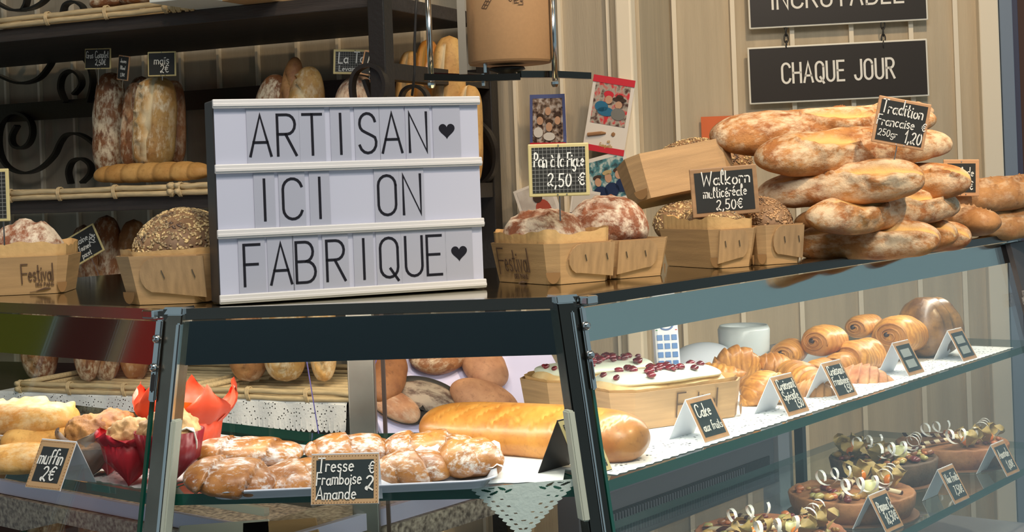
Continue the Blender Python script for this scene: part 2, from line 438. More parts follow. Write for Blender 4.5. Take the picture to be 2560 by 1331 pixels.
# ================================================================ materials used all over
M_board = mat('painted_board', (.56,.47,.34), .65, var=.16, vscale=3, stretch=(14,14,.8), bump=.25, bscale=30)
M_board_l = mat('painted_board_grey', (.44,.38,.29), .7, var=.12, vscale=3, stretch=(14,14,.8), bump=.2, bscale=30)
M_trim = mat('painted_trim', (.80,.72,.58), .55)
M_black = mat('black_metal', (.018,.016,.015), .42, bump=.15, bscale=120)
M_blackwood = mat('black_wood', (.055,.045,.042), .5, var=.4, vscale=6, stretch=(1,14,14), bump=.3, bscale=40)
M_chrome = mat('chrome', (.62,.62,.62), .16, 1.0)
M_steel = mat('brushed_steel', (.25,.22,.18), .26, 1.0, bump=.05, bscale=90, var=.25, vscale=14)
M_darksteel = mat('dark_steel', (.075,.070,.062), .22, 1.0)
M_glass = glass_mat('clear_glass', (.97,.99,.98), 1.0, 0, .035)
M_shelfglass = glass_mat('shelf_glass', (.86,.95,.92), .9, 0, .06)
M_edge = mat('green_glass_edge', (.004,.085,.060), .12, coat=.3)
M_white = mat('white_plastic', (.68,.66,.66), .35)
M_paper = mat('white_paper', (.80,.83,.86), .8, bump=.15, bscale=150)
M_granite = mat('granite', (.55,.46,.36), .3, col2=(.12,.09,.07), vscale=130)
M_lilac = mat('lilac_metal', (.52,.50,.66), .35, .2)

ZT, ZS, ZL = 1.3275, 1.133, 0.947
# ================================================================ room shell
WL = frame((.261, 3.016, 0), -24.8)          # left wall, running to the left and away
bm = bmesh.new()
box(bm, (-1.5, .03, 1.5), (3.0, .05, 3.0))
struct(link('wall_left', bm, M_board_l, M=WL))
bm = bmesh.new()
for k in range(27): box(bm, (-.055-.108*k, 0, 1.5), (.007, .012, 3.0))
struct(link('trim_1', bm, M_trim, M=WL))
bm = bmesh.new(); box(bm, (-.014, -.012, 1.5), (.034, .03, 3.0), bev=.004)
struct(link('trim_2', bm, M_trim, M=WL))
# return between the two walls
a, b = Vector((.272, 3.02, 0)), Vector((.372, 3.34, 0))
bm = bmesh.new(); hull8(bm, [a, b, b+Vector((-.06,.02,0)), a+Vector((-.06,.02,0))], [p+Vector((0,0,3)) for p in (a, b, b+Vector((-.06,.02,0)), a+Vector((-.06,.02,0)))])
struct(link('wall_return', bm, M_board))
WR = frame((.36, 3.33, 0), -5)
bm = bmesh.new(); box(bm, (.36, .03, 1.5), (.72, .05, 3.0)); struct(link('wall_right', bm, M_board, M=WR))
bm = bmesh.new()
for x in (.018, .148, .278, .408, .538, .635): box(bm, (x, 0, 1.5), (.010, .012, 3.0))
struct(link('trim_3', bm, M_trim, M=WR))
bm = bmesh.new(); box(bm, (.703, -.005, 1.5), (.042, .04, 3.0), bev=.003); struct(link('trim_4', bm, M_trim, M=WR))
bm = bmesh.new(); box(bm, (-.3, 1.4, -.01), (5.6, 5.4, .02)); struct(link('floor', bm, mat('floor_tile', (.22,.19,.17), .4)))
bm = bmesh.new(); box(bm, (-.45, 2.6, 3.03), (3.4, 2.9, .04)); struct(link('ceiling', bm, mat('ceiling_paint', (.5,.45,.38), .8)))
# doorway to the right of the wall
bm = bmesh.new(); box(bm, (.742, .01, 1.5), (.028, .05, 3.0), bev=.002); struct(link('door_1', bm, mat('blue_grey_frame', (.20,.25,.33), .3), M=WR))
bm = bmesh.new(); box(bm, (.775, .10, 1.5), (.03, .05, 3.0), bev=.002); struct(link('trim_5', bm, mat('dark_blue_frame', (.07,.075,.13), .4), M=WR))
bm = bmesh.new(); box(bm, (1.05, .5, 1.5), (.8, .03, 3.0)); struct(link('wall_far', bm, mat('dark_red_wall', (.09,.04,.03), .6), M=WR))
bm = bmesh.new(); blob(bm, (.772, .06, 1.455), (.016,.02,.011), 2); blob(bm, (.768, .03, 1.455), (.008,.03,.006), 2)
tag(rebase(link('door_latch', bm, mat('rusty_latch', (.10,.04,.03), .5), smooth=True, M=WR)), 'small rusty brown latch on the blue grey door frame at the right edge', 'latch')

# ================================================================ street things added outside the frame to darken the counter's reflections
q4 = [(-3.2,-.9,1.95),(1.6,-.9,1.95),(1.8,-3.6,3.4),(-3.4,-3.6,3.4)][::-1]  # dark sheet added so the middle glass mirrors near black
bm = bmesh.new(); hull8(bm, q4, [(a, b, c+.03) for a, b, c in q4])
bm2 = bm
tag(rebase(link('awning', bm2, mat('navy_cloth', (.02,.025,.04), .8))), 'dark navy awning over the street in front of the counter', 'awning')

bm = bmesh.new(); box(bm, (0, 0, 1.7), (6.2, .1, 3.4), bev=.01)  # unseen wall added to keep sky blue out of the chrome reflections
for k in range(4): box(bm, (-2.1+k*1.4, .06, 1.5), (.8, .06, 1.9), bev=.01)
tag(link('opposite_shopfront', bm, mat('grey_brown_facade', (.16,.135,.11), .7), M=Matrix.Translation((-1.2, -4.2, 0))), 'grey brown shopfront across the alley in front of the counter', 'building')

# ================================================================ the display counter
nL = Vector((-.643, -.766)); nR = Vector((.79, -.61))
CL0, CR0 = Vector((-.381, 1.607)), Vector((.062, 1.575))
dC = (CR0-CL0).normalized(); nC = Vector((dC.y, -dC.x))
dL = Vector((-.766, .643)); dR = Vector((.61, .79)).normalized(); nR = Vector((dR.y, -dR.x))
def meet(p, d, q, e):
    den = d.x*e.y-d.y*e.x; t = ((q.x-p.x)*e.y-(q.y-p.y)*e.x)/den
    return p+d*t
def corners(off):
    cl = meet(CL0+nL*off, dL, CL0+nC*off, dC); cr = meet(CR0+nC*off, dC, CR0+nR*off, dR)
    return CL0+dL*.72+nL*off, cl, cr, CR0+dR*1.40+nR*off
def lean(z): return .22*(ZT-z)
def rp(s, off): return CR0+dR*s+nR*off
def lp(s, off): return CL0+dL*s+nL*off
def v3(p, z): return Vector((p.x, p.y, z))
YR = math.degrees(math.atan2(dR.y, dR.x)); YL = math.degrees(math.atan2(-dL.y, -dL.x)); YC = math.degrees(math.atan2(dC.y, dC.x))
counter = thing('display_counter', Matrix.Translation((-.16, 1.8, 0)), 'three sided glass pastry counter with chrome posts, glass shelves and mirror dark valance', 'counter')
def cpart(name, bm, m, smooth=False, label=None, parent=None, kind=None):
    o = link(name, bm, m, smooth=smooth)
    p = parent or counter
    o.parent = p
    o.matrix_parent_inverse = (Matrix.Translation((-.16, 1.8, 0))).inverted()
    if label: o['label'] = label
    if kind: o['kind'] = kind
    return o
def strip(bm, o0, o1, z0, z1, seg):
    """solid between two offsets and two heights for one side; o values are offsets at z1, lean added below"""
    a0 = corners(o0); a1 = corners(o1)
    return a0[seg], a0[seg+1], a1[seg+1], a1[seg]
M_top = mat('counter_top_glass', (.34,.31,.20), .10, 1.0, bump=.03, bscale=12)
M_val = mat('mirror_valance', (.58,.62,.60), .06, 1.0)
bm = bmesh.new(); f = corners(-.004); bk = corners(-.45)
prism(bm, [tuple(p) for p in (f[0], f[1], f[2], f[3], bk[3], bk[2], bk[1], bk[0])], ZT-.012, ZT)
cpart('top_panel', bm, M_top)
for seg in range(3):
    bm = bmesh.new(); q = strip(bm, .004, -.010, 0, 0, seg); hull8(bm, [v3(p, ZT-.011) for p in q], [v3(p, ZT+.001) for p in q])
    cpart('rail', bm, M_chrome if seg < 2 else M_darksteel)
    zv = ZT-(.060 if seg < 2 else .049)
    bm = bmesh.new(); a = corners(lean(ZT-.0135)-.006); b_ = corners(lean(zv)-.006); c_ = corners(lean(zv)-.009); d_ = corners(lean(ZT-.0135)-.009)
    hull8(bm, [v3(b_[seg], zv), v3(b_[seg+1], zv), v3(c_[seg+1], zv), v3(c_[seg], zv)],
              [v3(a[seg], ZT-.0135), v3(a[seg+1], ZT-.0135), v3(d_[seg+1], ZT-.0135), v3(d_[seg], ZT-.0135)])
    cpart('valance', bm, M_val, label=['dark olive and red mirroring valance', 'near black mirroring valance', 'pale teal mirroring valance'][seg])
    # front pane, leaning outwards towards the bottom
    zb = .80
    a = corners(lean(ZT-.011)); b_ = corners(lean(zb)); c_ = corners(lean(zb)-.004); d_ = corners(lean(ZT-.011)-.004)
    ins = .012
    def sh(p, q, t): return p+(q-p).normalized()*t
    bot = [v3(sh(b_[seg], b_[seg+1], ins), zb), v3(sh(b_[seg+1], b_[seg], ins), zb), v3(sh(c_[seg+1], c_[seg], ins), zb), v3(sh(c_[seg], c_[seg+1], ins), zb)]
    tp = [v3(sh(a[seg], a[seg+1], ins), ZT-.0115), v3(sh(a[seg+1], a[seg], ins), ZT-.0115), v3(sh(d_[seg+1], d_[seg], ins), ZT-.0115), v3(sh(d_[seg], d_[seg+1], ins), ZT-.0115)]
    bm = bmesh.new(); hull8(bm, bot, tp)
    o = cpart('front_pane', bm, M_glass)
    # green edges of the pane
    for k, (i, j) in enumerate(((0, 3), (1, 2))):
        if (seg == 0 and k == 0) or seg == 1 or (seg == 2 and k == 1 and False): continue
        bm = bmesh.new(); s_ = (bot[j]-bot[i])*.15; t_ = (bot[1-k]-bot[k]).normalized()*.005
        hull8(bm, [bot[i], bot[j], bot[j]-t_, bot[i]-t_], [tp[i], tp[j], tp[j]-t_, tp[i]-t_])
        e = cpart('pane_edge', bm, M_edge, parent=o)
        e.matrix_parent_inverse = Matrix()
    # glass shelves
    for z, dep in ((ZS, .37), (ZL, .40)):
        a = corners(lean(z)-.014); b_ = corners(lean(z)-dep)
        g = [.003 if seg else 0, .003]
        q = [sh(a[seg], a[seg+1], .002), sh(a[seg+1], a[seg], .002), sh(b_[seg+1], b_[seg], .0), sh(b_[seg], b_[seg+1], .0)]
        if seg == 1: 
            q[2] = meet(q[1], (corners(0)[2]-corners(-.2)[2]), b_[1], dC); q[3] = meet(q[0], (corners(0)[1]-corners(-.2)[1]), b_[1], dC)
        bm = bmesh.new(); hull8(bm, [v3(p, z-.012) for p in q], [v3(p, z) for p in q])
        for fc in bm.faces:
            fc.material_index = 1 if abs(fc.normal.z) < .5 else 0
        bm.normal_update()
        for fc in bm.faces: fc.material_index = 1 if abs(fc.normal.z) < .5 else 0
        o = cpart('glass_shelf', bm, M_shelfglass); o.data.materials.append(M_edge)
# corner posts
def cornerpt(which, off, z): return v3(corners(off)[which], z)
for which in (1, 2):
    sgn = 1 if which == 1 else -1
    z1, z0 = ZT-.004, .80
    # body: a profile swept down the leaning corner
    bis = (corners(0)[which]-corners(-.1)[which]).normalized(); side = Vector((-bis.y, bis.x))
    if side.x < 0: side = -side
    def bar(nm, a0, a1, d0, d1, za, zb_, m, smooth=False, parent=None, label=None):
        bm = bmesh.new(); rows = []
        for z in (zb_, za):
            c = corners(lean(z))[which]
            rows.append([v3(c+side*s+bis*d, z) for s, d in ((a0, d1), (a1, d1), (a1, d0), (a0, d0))])
        hull8(bm, rows[0], rows[1])
        bmesh.ops.bevel(bm, geom=bm.edges[:], offset=.0015, segments=2, affect='EDGES')
        return cpart(nm, bm, m, parent=parent, label=label)
    lo, hi = (-.001, .023) if which == 1 else (-.022, .003)
    p = bar('corner_post', lo, hi, -.02, .001, z1, z0, M_steel if which == 1 else M_darksteel)
    for nm, args in (('post_cap', (lo-.001, hi+.001, -.022, .003, ZT+.003, ZT-.006, M_chrome)),
                     ('post_lip', ((hi-.006, hi, -.004, .0035, z1-.01, z0, M_chrome) if which == 1 else (hi-.011, hi-.007, -.004, .0035, z1-.01, z0, M_chrome)))):
        q = bar(nm, *args, parent=p); q.matrix_parent_inverse = Matrix()
    # seal strip on the inner side of the post
    ws = (.021, .028) if which == 1 else (-.028, -.020)
    q = bar('seal_strip', ws[0], ws[1], -.012, .0028, ZT-.115, z0 if which == 1 else ZT-.225, mat('cream_seal', (.42,.45,.38), .55), parent=p, label='cream plastic strip'); q.matrix_parent_inverse = Matrix()
    # hinge plate with two screws
    hb = (-.0075, .001) if which == 1 else (.002, .0085)
    q = bar('hinge_plate', hb[0], hb[1], .001, .006, ZT-.010, ZT-.096, M_chrome, parent=p); q.matrix_parent_inverse = Matrix()
    q = bar('hinge_slot', hb[0]+.002, hb[1]-.002, .005, .0066, ZT-.066, ZT-.086, M_black, parent=p); q.matrix_parent_inverse = Matrix()
    for dz in (.030, .060):
        bm = bmesh.new(); c = corners(lean(ZT-dz))[which]; mid = (hb[0]+hb[1])/2
        pt = v3(c+side*mid+bis*.006, ZT-dz); ax = Vector((bis.x, bis.y, 0))
        tube(bm, [pt, pt+ax*.003, pt+ax*.005], [.0048, .0045, .002], 12)
        q = cpart('screw', bm, M_chrome, smooth=True, parent=p); q.matrix_parent_inverse = Matrix()
    bm = bmesh.new(); c = corners(0)[which]
    box(bm, (0, 0, 0), (.020, .016, .010), frame(v3(c+side*(-.015 if which == 1 else .014)+bis*.002, ZT-.004), YL if which == 1 else YR), bev=.002)
    cpart('pane_clip', bm, M_chrome)
# back frame
bm = bmesh.new(); ib = corners(-.43)[1]
box(bm, (ib.x-.004, ib.y, (.75+ZT-.014)/2), (.036, .03, ZT-.014-.75), bev=.002); cpart('back_post', bm, mat('worn_steel', (.50,.47,.42), .38, .9, var=.3, vscale=10))
bm = bmesh.new(); box(bm, (ib.x+.026, ib.y-.005, (.75+ZT-.014)/2), (.005, .012, ZT-.014-.75)); cpart('back_seal', bm, mat('brown_seal', (.08,.05,.04), .4))
# plinth, deck and outer granite ledge
bm = bmesh.new(); f = corners(lean(.80)-.004); bk = corners(-.44)
prism(bm, [tuple(p) for p in (f[0], f[1], f[2], f[3], bk[3], bk[2], bk[1], bk[0])], .0, .80); cpart('plinth', bm, M_lilac)
# end board at the far right with lettering
bm = bmesh.new(); e0 = rp(1.405, lean(1.2)+.0); 
a, b_ = rp(1.31, .0), rp(1.44, .0)
hull8(bm, [v3(rp(1.31, .128), .8), v3(rp(1.60, .128), .8), v3(rp(1.60, .118), .8), v3(rp(1.31, .118), .8)],
          [v3(rp(1.31, .012), ZT-.014), v3(rp(1.60, .012), ZT-.014), v3(rp(1.60, .003), ZT-.014), v3(rp(1.31, .003), ZT-.014)])
eb = cpart('end_board', bm, mat('slate_board', (.055,.05,.055), .45), label='dark slate board with small grey capitals')
bm = bmesh.new()
for k, s in enumerate(('ESPRE', 'BORAN')):
    o_ = onplane(2552, 738+k*17, v3(rp(1.38, .014), ZT-.014), Vector((nR.x, nR.y, .21)).normalized())
    write(bm, s, 0, 0, .011, .0016, M=Matrix.Translation(o_+Vector((nR.x, nR.y, .2))*.003) @ frame((0,0,0), YR, -12), center=False)
q = cpart('board_lettering', bm, mat('grey_ink', (.30,.28,.27), .6), parent=eb); q.matrix_parent_inverse = Matrix()

# cooling unit behind the lower shelf with its slotted grille
bm = bmesh.new()
def seg_box(bm, s0, s1, o0, o1, z0, z1, bev=0):
    pts = [rp(s0, o0), rp(s1, o0), rp(s1, o1), rp(s0, o1)]
    hull8(bm, [v3(p, z0) for p in pts], [v3(p, z1) for p in pts])
UO = -.42
seg_box(bm, .58, 1.22, UO-.04, UO, .80, 1.02)
cu = cpart('cooling_unit', bm, mat('grey_unit', (.20,.19,.20), .4, .3), label='grey metal unit with black slotted grille')
for z0, z1, o in ((1.005, 1.023, .010), (.955, .968, .008), (.850, .870, .012), (.815, .825, .014)):
    bm = bmesh.new(); seg_box(bm, .58, 1.22, UO, UO+o, z0, z1); cpart('unit_ridge', bm, mat('unit_ridge', (.30,.28,.31), .3, .6), parent=cu).matrix_parent_inverse = Matrix()
bm = bmesh.new(); seg_box(bm, .60, 1.20, UO, UO+.002, .876, .922); cpart('grille_back', bm, M_black, parent=cu).matrix_parent_inverse = Matrix()
bm = bmesh.new()
for k in range(58): seg_box(bm, .61+k*.0085, .6125+k*.0085, UO+.001, UO+.005, .878, .918)
g_ = cpart('grille_bars', bm, mat('grille_grey', (.30,.30,.32), .4, .5), parent=cu); g_.matrix_parent_inverse = Matrix(); g_['kind'] = 'stuff'
bm = bmesh.new(); seg_box(bm, 1.23, 1.275, UO-.03, UO+.005, .80, ZS-.012); cpart('back_frame', bm, mat('pale_frame', (.55,.56,.60), .4))
bm = bmesh.new(); seg_box(bm, 1.345, 1.36, UO-.02, UO-.002, .80, ZS-.012); cpart('back_frame', bm, M_darksteel)
bm = bmesh.new(); seg_box(bm, 1.275, 1.345, UO-.03, UO-.025, .80, ZS-.012); cpart('back_panel', bm, mat('pale_panel', (.42,.44,.47), .5))

# granite worktop and its metal rails behind the counter at lower level
bm = bmesh.new()
pts = [lp(1.5, -.47), lp(.42, -.47), lp(.42, -.70), lp(1.5, -.70)]
hull8(bm, [v3(p, .86) for p in pts], [v3(p, .915) for p in pts])
tag(rebase(link('granite_worktop', bm, M_granite)), 'speckled beige granite worktop low behind the left side of the counter', 'worktop')
for nm, z0, z1, m_ in (('lilac', .917, .940, M_lilac), ('cream', .960, .972, mat('cream_rail', (.50,.45,.36), .4))):
    bm = bmesh.new(); pts = [lp(1.5, -.48), lp(.42, -.48), lp(.42, -.49), lp(1.5, -.49)]
    hull8(bm, [v3(p, z0) for p in pts], [v3(p, z1) for p in pts])
    tag(rebase(link('metal_rail', bm, m_)), nm+' metal rail running above the granite worktop at the lower left', 'rail')
bm = bmesh.new()
pts = [rp(-.05, -.48), rp(.56, -.48), rp(.56, -.66), rp(-.05, -.66)]
hull8(bm, [v3(p, .955) for p in pts], [v3(p, .985) for p in pts])
tag(rebase(link('granite_slab', bm, M_granite)), 'speckled beige granite slab edge seen under the middle glass shelf', 'worktop')
bm = bmesh.new(); pts = [rp(-.05, -.485), rp(.56, -.485), rp(.56, -.495), rp(-.05, -.495)]
hull8(bm, [v3(p, .987) for p in pts], [v3(p, 1.010) for p in pts])
tag(rebase(link('metal_rail', bm, M_lilac)), 'lilac metal rail just above the granite slab under the middle glass shelf', 'rail')

# ================================================================ bread rack
RK = frame((-.23, 2.70, 0), -24.8); RKi = RK.inverted()
rack = thing('bread_rack', RK, 'tall black wood and wrought iron bread rack against the panelled wall', 'shelf rack')
def rpart(name, bm, m, smooth=False, label=None):
    o = link(name, bm, m, smooth=smooth); o.parent = rack
    if label: o['label'] = label
    return o
RZ = {'top': (1.785, 1.812), 'mid': (1.426, 1.453), 'low': (1.030, 1.057)}
for k, (z0, z1) in RZ.items():
    bm = bmesh.new(); box(bm, (-.90, .225, (z0+z1)/2), (1.77, .44, z1-z0), bev=.002); rpart('shelf_board', bm, M_blackwood)
bm = bmesh.new(); box(bm, (-.9,.225,.66), (1.77,.44,.027)); rpart('shelf_board', bm, M_blackwood)
for x, y in ((0, 0), (0, .44), (-1.80, 0), (-1.80, .44)):
    bm = bmesh.new(); box(bm, (x+.001, y, 1.25), (.034, .034, 2.5), bev=.002); rpart('post', bm, M_black)
for z, h in ((1.672, .044), (1.25, .03)):
    bm = bmesh.new(); box(bm, (-.90, .452, z), (1.77, .018, h)); rpart('rear_rail', bm, M_black)
bm = bmesh.new(); box(bm, (0, .22, 1.665), (.03, .41, .03)); rpart('side_rail', bm, M_black)
bm = bmesh.new(); box(bm, (0, .22, 1.44), (.03, .41, .03)); rpart('side_rail', bm, M_black)
nrm = (RK.to_3x3() @ Vector((0, 1, 0)))
def smoothpts(pts, n=6):
    out = []; P_ = [Vector(p) for p in pts]
    for i in range(len(P_)-1):
        p0 = P_[max(i-1, 0)]; p1 = P_[i]; p2 = P_[i+1]; p3 = P_[min(i+2, len(P_)-1)]
        for k in range(n):
            t = k/n
            out.append(.5*((2*p1)+(-p0+p2)*t+(2*p0-5*p1+4*p2-p3)*t*t+(-p0+3*p1-3*p2+p3)*t**3))
    out.append(P_[-1]); return out
def scroll(pts, y, wd=.020, th=.006):
    o0 = RK @ Vector((0, y, 1.5))
    w_ = [RKi @ onplane(a, b, o0, nrm) for a, b in pts]
    bm = bmesh.new(); tube(bm, smoothpts(w_), .004, flat=(wd, th, (0, 1, 0))); return rpart('iron_scroll', bm, M_black)
ysc = .435
scroll([(-60,150),(-30,175),(0,190),(50,208),(95,198),(125,165),(142,128),(165,121),(195,130),(222,160),(233,205),(222,256)], ysc)
scroll([(165,256),(152,222),(158,190),(180,177),(200,190),(204,213),(186,236)], ysc)
scroll([(44,314),(31,340),(34,362),(52,371),(72,360),(82,335),(78,306),(60,288),(32,284),(8,304),(-2,340),(2,385),(22,418),(60,433),(100,422),(135,390),(152,356),(168,337),(195,335),(222,348),(250,372)], ysc)
scroll([(178,460),(172,430),(182,404),(205,397),(226,412),(226,435),(206,457)], ysc)
scroll([(-10,5),(30,25),(75,22),(105,8),(125,-12)], ysc)
scroll([(57,27),(66,10),(70,-12)], ysc)
scroll([(158,32),(165,12),(185,4),(205,14),(212,30)], ysc)
scroll([(8,112),(14,134),(34,140),(54,130),(58,112)], ysc)
# scrolls beside the right-hand posts
scroll([(886,262),(881,215),(891,180),(921,163),(951,175),(964,207),(960,238),(944,256),(925,262)], -.02, .016, .007)
scroll([(913,200),(922,225),(934,258)], .0, .016, .007)
scroll([(1000,262),(1010,228),(1036,215),(1062,228),(1076,262)], .08, .016, .006)
scroll([(1192,300),(1224,334),(1240,380),(1234,430),(1204,464)], .40, .02, .007)
# ================================================================ bread materials
B_trad = bread_mat('crust_tradition', (.32,.10,.025), (.60,.28,.085), crumb=(.80,.50,.18), flour=(.86,.70,.48), fl=.8, fs=75, fmin=.45, bump=1.0, bs=60)
B_dark = bread_mat('crust_dark', (.17,.058,.022), (.34,.14,.05), crumb=(.50,.27,.12), flour=(.78,.66,.48), fs=120, fmin=.47)
B_gold = bread_mat('crust_gold', (.50,.24,.06), (.72,.42,.14), crumb=(.82,.62,.34), flour=(.86,.74,.52), fs=80)
B_maize = bread_mat('crust_maize', (.40,.20,.06), (.62,.38,.13), crumb=(.84,.72,.48), flour=(.84,.74,.54), fs=100, fmin=.48)
B_fig = bread_mat('crust_fig', (.20,.06,.025), (.40,.15,.07), crumb=(.30,.10,.045), flour=(.88,.76,.60), fs=85, fmin=.445, bump=1.0, fl=.92)
B_seed = bread_mat('crust_seeded', (.16,.085,.04), (.36,.21,.11), fs=50)
B_brioche = bread_mat('crust_brioche', (.46,.15,.02), (.70,.32,.06), crumb=(.78,.42,.10), coat=.5, rough=.4, bump=.15, fs=50)
B_pastry = bread_mat('flaky_pastry', (.46,.17,.03), (.76,.38,.08), crumb=(.95,.72,.34), layers=(38, .55, 5), coat=.3, rough=.45, bump=.5, bs=70, fs=90)
B_sugar = bread_mat('sugared_pastry', (.24,.075,.018), (.55,.24,.055), crumb=(.85,.58,.24), flour=(.84,.84,.84), coat=.35, rough=.45, fs=190, fmin=.49, fl=.85, bump=.5)
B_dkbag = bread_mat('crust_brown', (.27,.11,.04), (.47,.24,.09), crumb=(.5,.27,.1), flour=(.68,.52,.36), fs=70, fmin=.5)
M_wood = mat('poplar_veneer', (.58,.365,.18), .6, var=.22, vscale=5, stretch=(1.5,1.5,30), bump=.12, bscale=70)
M_wood2 = mat('poplar_veneer_flap', (.50,.32,.165), .6, var=.25, vscale=5, stretch=(30,30,1.5), bump=.12, bscale=70)
M_gap_shade = mat('veneer_fold', (.30,.16,.06), .7)  # shade inside the fold holes, put into the colour
M_liner = mat('amber_liner_paper', (.72,.46,.20), .55, bump=.3, bscale=80)
M_chalk = mat('chalk_ink', (.86,.86,.82), .8)
M_slate = mat('chalkboard', (.022,.024,.024), .6)
M_ink = mat('brown_ink', (.13,.075,.045), .7)
M_blk = mat('black_ink', (.012,.011,.012), .5)
M_pin = mat('steel_pin', (.45,.45,.45), .3, 1)
M_wick = mat('peeled_willow', (.80,.62,.36), .5, var=.25, vscale=12, stretch=(3,20,20))

def grid_mat():
    m = mat('gridded_chalkboard', (.022,.022,.020), .55); N = m.node_tree.nodes; L = m.node_tree.links
    tc = N.new('ShaderNodeTexCoord'); sp = N.new('ShaderNodeSeparateXYZ'); L.new(tc.outputs['Object'], sp.inputs[0])
    o = []
    for i in (0, 2):
        a = N.new('ShaderNodeMath'); a.operation = 'MULTIPLY'; a.inputs[1].default_value = 210; L.new(sp.outputs[i], a.inputs[0])
        f = N.new('ShaderNodeMath'); f.operation = 'FRACT'; L.new(a.outputs[0], f.inputs[0])
        g = N.new('ShaderNodeMath'); g.operation = 'LESS_THAN'; g.inputs[1].default_value = .14; L.new(f.outputs[0], g.inputs[0]); o.append(g)
    mx = N.new('ShaderNodeMath'); mx.operation = 'MAXIMUM'; L.new(o[0].outputs[0], mx.inputs[0]); L.new(o[1].outputs[0], mx.inputs[1])
    k = N.new('ShaderNodeMix'); k.data_type = 'RGBA'; k.inputs[6].default_value = (.022,.022,.020,1); k.inputs[7].default_value = (.20,.20,.19,1)
    L.new(mx.outputs[0], k.inputs[0]); L.new(k.outputs[2], N['Principled BSDF'].inputs['Base Color'])
    return m
M_grid = grid_mat()

def RP(px, py, y):                       # point on the rack at depth y behind its front
    return onplane(px, py, RK @ Vector((0, y, 1.5)), nrm)
def loaf(name, label, cat, A, B, h, mt, wf=1.15, up=(0,-.35,1), group=None, **kw):
    flat = kw.get('flat', .7)
    L = (B-A).length; H = 2*h/(1+flat)
    kw.setdefault('seed', rnd.random()*50)
    if callable(kw.get('slashes')): kw['slashes'] = kw['slashes'](L)
    bm = loaf_bm(L, H*wf, H, **kw)
    o = link(name, bm, mt, smooth=True, M=along(A, B, up, h/2))
    return tag(o, label, cat, group)
def bloaf(name, label, x1, y1, x2, y2, D1, D2, hpx, mt=B_trad, **kw):
    return loaf(name, label, 'bread', P(x1, y1, D1), P(x2, y2, D2), hpx*mpp((D1+D2)/2), mt, **kw)

# ================================================================ price boards on pins
def board(px, py, D, wpx, hpx, roll, label, lines, frame_m, yaw=0, border=.06, grid=False, pin=0, pitch=0, group=None, rivets=True, D2=None):
    o = P(px, py, D) if not isinstance(D, Vector) else D
    k = mpp(o.y); W, H = wpx*k, hpx*k
    t = thing('price_board', frame(o, yaw, pitch, roll), label, 'price sign', group)
    bm = bmesh.new(); box(bm, (0, 0, 0), (W, .003, H), bev=.0012); link('board_frame', bm, frame_m, t)
    b = border*W
    bm = bmesh.new(); box(bm, (0, -.0016, 0), (W-2*b, .001, H-2*b)); link('slate', bm, M_grid if grid else M_slate, t)
    bm = bmesh.new()
    for s, x, z, h, *r in lines:
        xs_ = (r[0] if r else .9); tw_ = text_width(s)*h*H*xs_; room = (W-2*b)*.92 - abs(x)*W*.5
        if tw_ > room and not (len(r) > 1): xs_ *= room/tw_
        write(bm, s, x*W/2, z*H/2, h*H, max(.0007, h*H*.10), y=-.0022, th=.0004, xs=xs_, jit=.05, slant=.06, rot=(r[1] if len(r) > 1 else 0))
    link('lettering', bm, M_chalk, t)
    if rivets:
        for x, z in ((0, H/2-b*.5), (-.03*W, -H/2+b*.5), (.12*W, -H/2+b*.5)):
            bm = bmesh.new(); blob(bm, (x, -.002, z), (.0012,.0012,.0012), 1); link('rivet', bm, M_chrome, t)
    if pin:
        bm = bmesh.new(); tube(bm, [(0, .001, -H/2+.002), (0, .001, -H/2-pin*k)], .0009, 6); link('pin', bm, M_pin, t)
    return t
F_yel = mat('yellow_board_frame', (.66,.55,.26), .5)
F_wood = mat('brown_wood_frame', (.46,.27,.14), .5, var=.25, vscale=8, stretch=(1,1,12))
F_pink = mat('salmon_wood_frame', (.68,.38,.20), .5, var=.2, vscale=8, stretch=(1,1,12))
board(1397, 425, 1.76, 152, 132, 0.3, 'yellow framed chalk price sign Pain à la Figue 2,50 € pinned in a floured loaf',
      [('Pain à la Figue', .0, .36, .26, .70), ('2,50 €', .22, -.38, .27, .9)], F_yel, grid=True, pin=62)
board(1811, 478, 2.0, 168, 122, -2.8, 'brown framed chalk price sign Walkorn multicéréale 2,50€ on the seeded loaves',
      [('Walkorn', .05, .52, .27, 1.0), ('multicéréale', .0, -.02, .22, .72), ('2,50€', .1, -.54, .23, .95)], F_wood, border=.065, grid=False, pin=20)
board(2253, 308, 2.06, 133, 118, 12.5, 'tilted salmon framed chalk sign Tradition Francaise 1,20 € stuck in the baguette pile',
      [('Tradition', -.05, .55, .27, .9), ('Francaise', -.22, .0, .22, .85), ('€', .85, .0, .20), ('250gr', -.45, -.52, .16, 1.0), ('1,20', .52, -.55, .27, .8)], F_pink, border=.06, pin=42)
board(2403, 445, 2.52, 90, 92, 2, 'wooden framed chalk sign half hidden behind the baguette pile, ending in ade and €',
      [('Salade', .1, .3, .22, .8), ('1,10€', .2, -.45, .25, .8)], F_pink, border=.11, pin=0)
board(6, 488, 1.80, 36, 132, 0, 'yellow framed chalk sign cut off by the left edge of the photo', [], F_yel, border=.22, grid=True, rivets=False, pin=60)
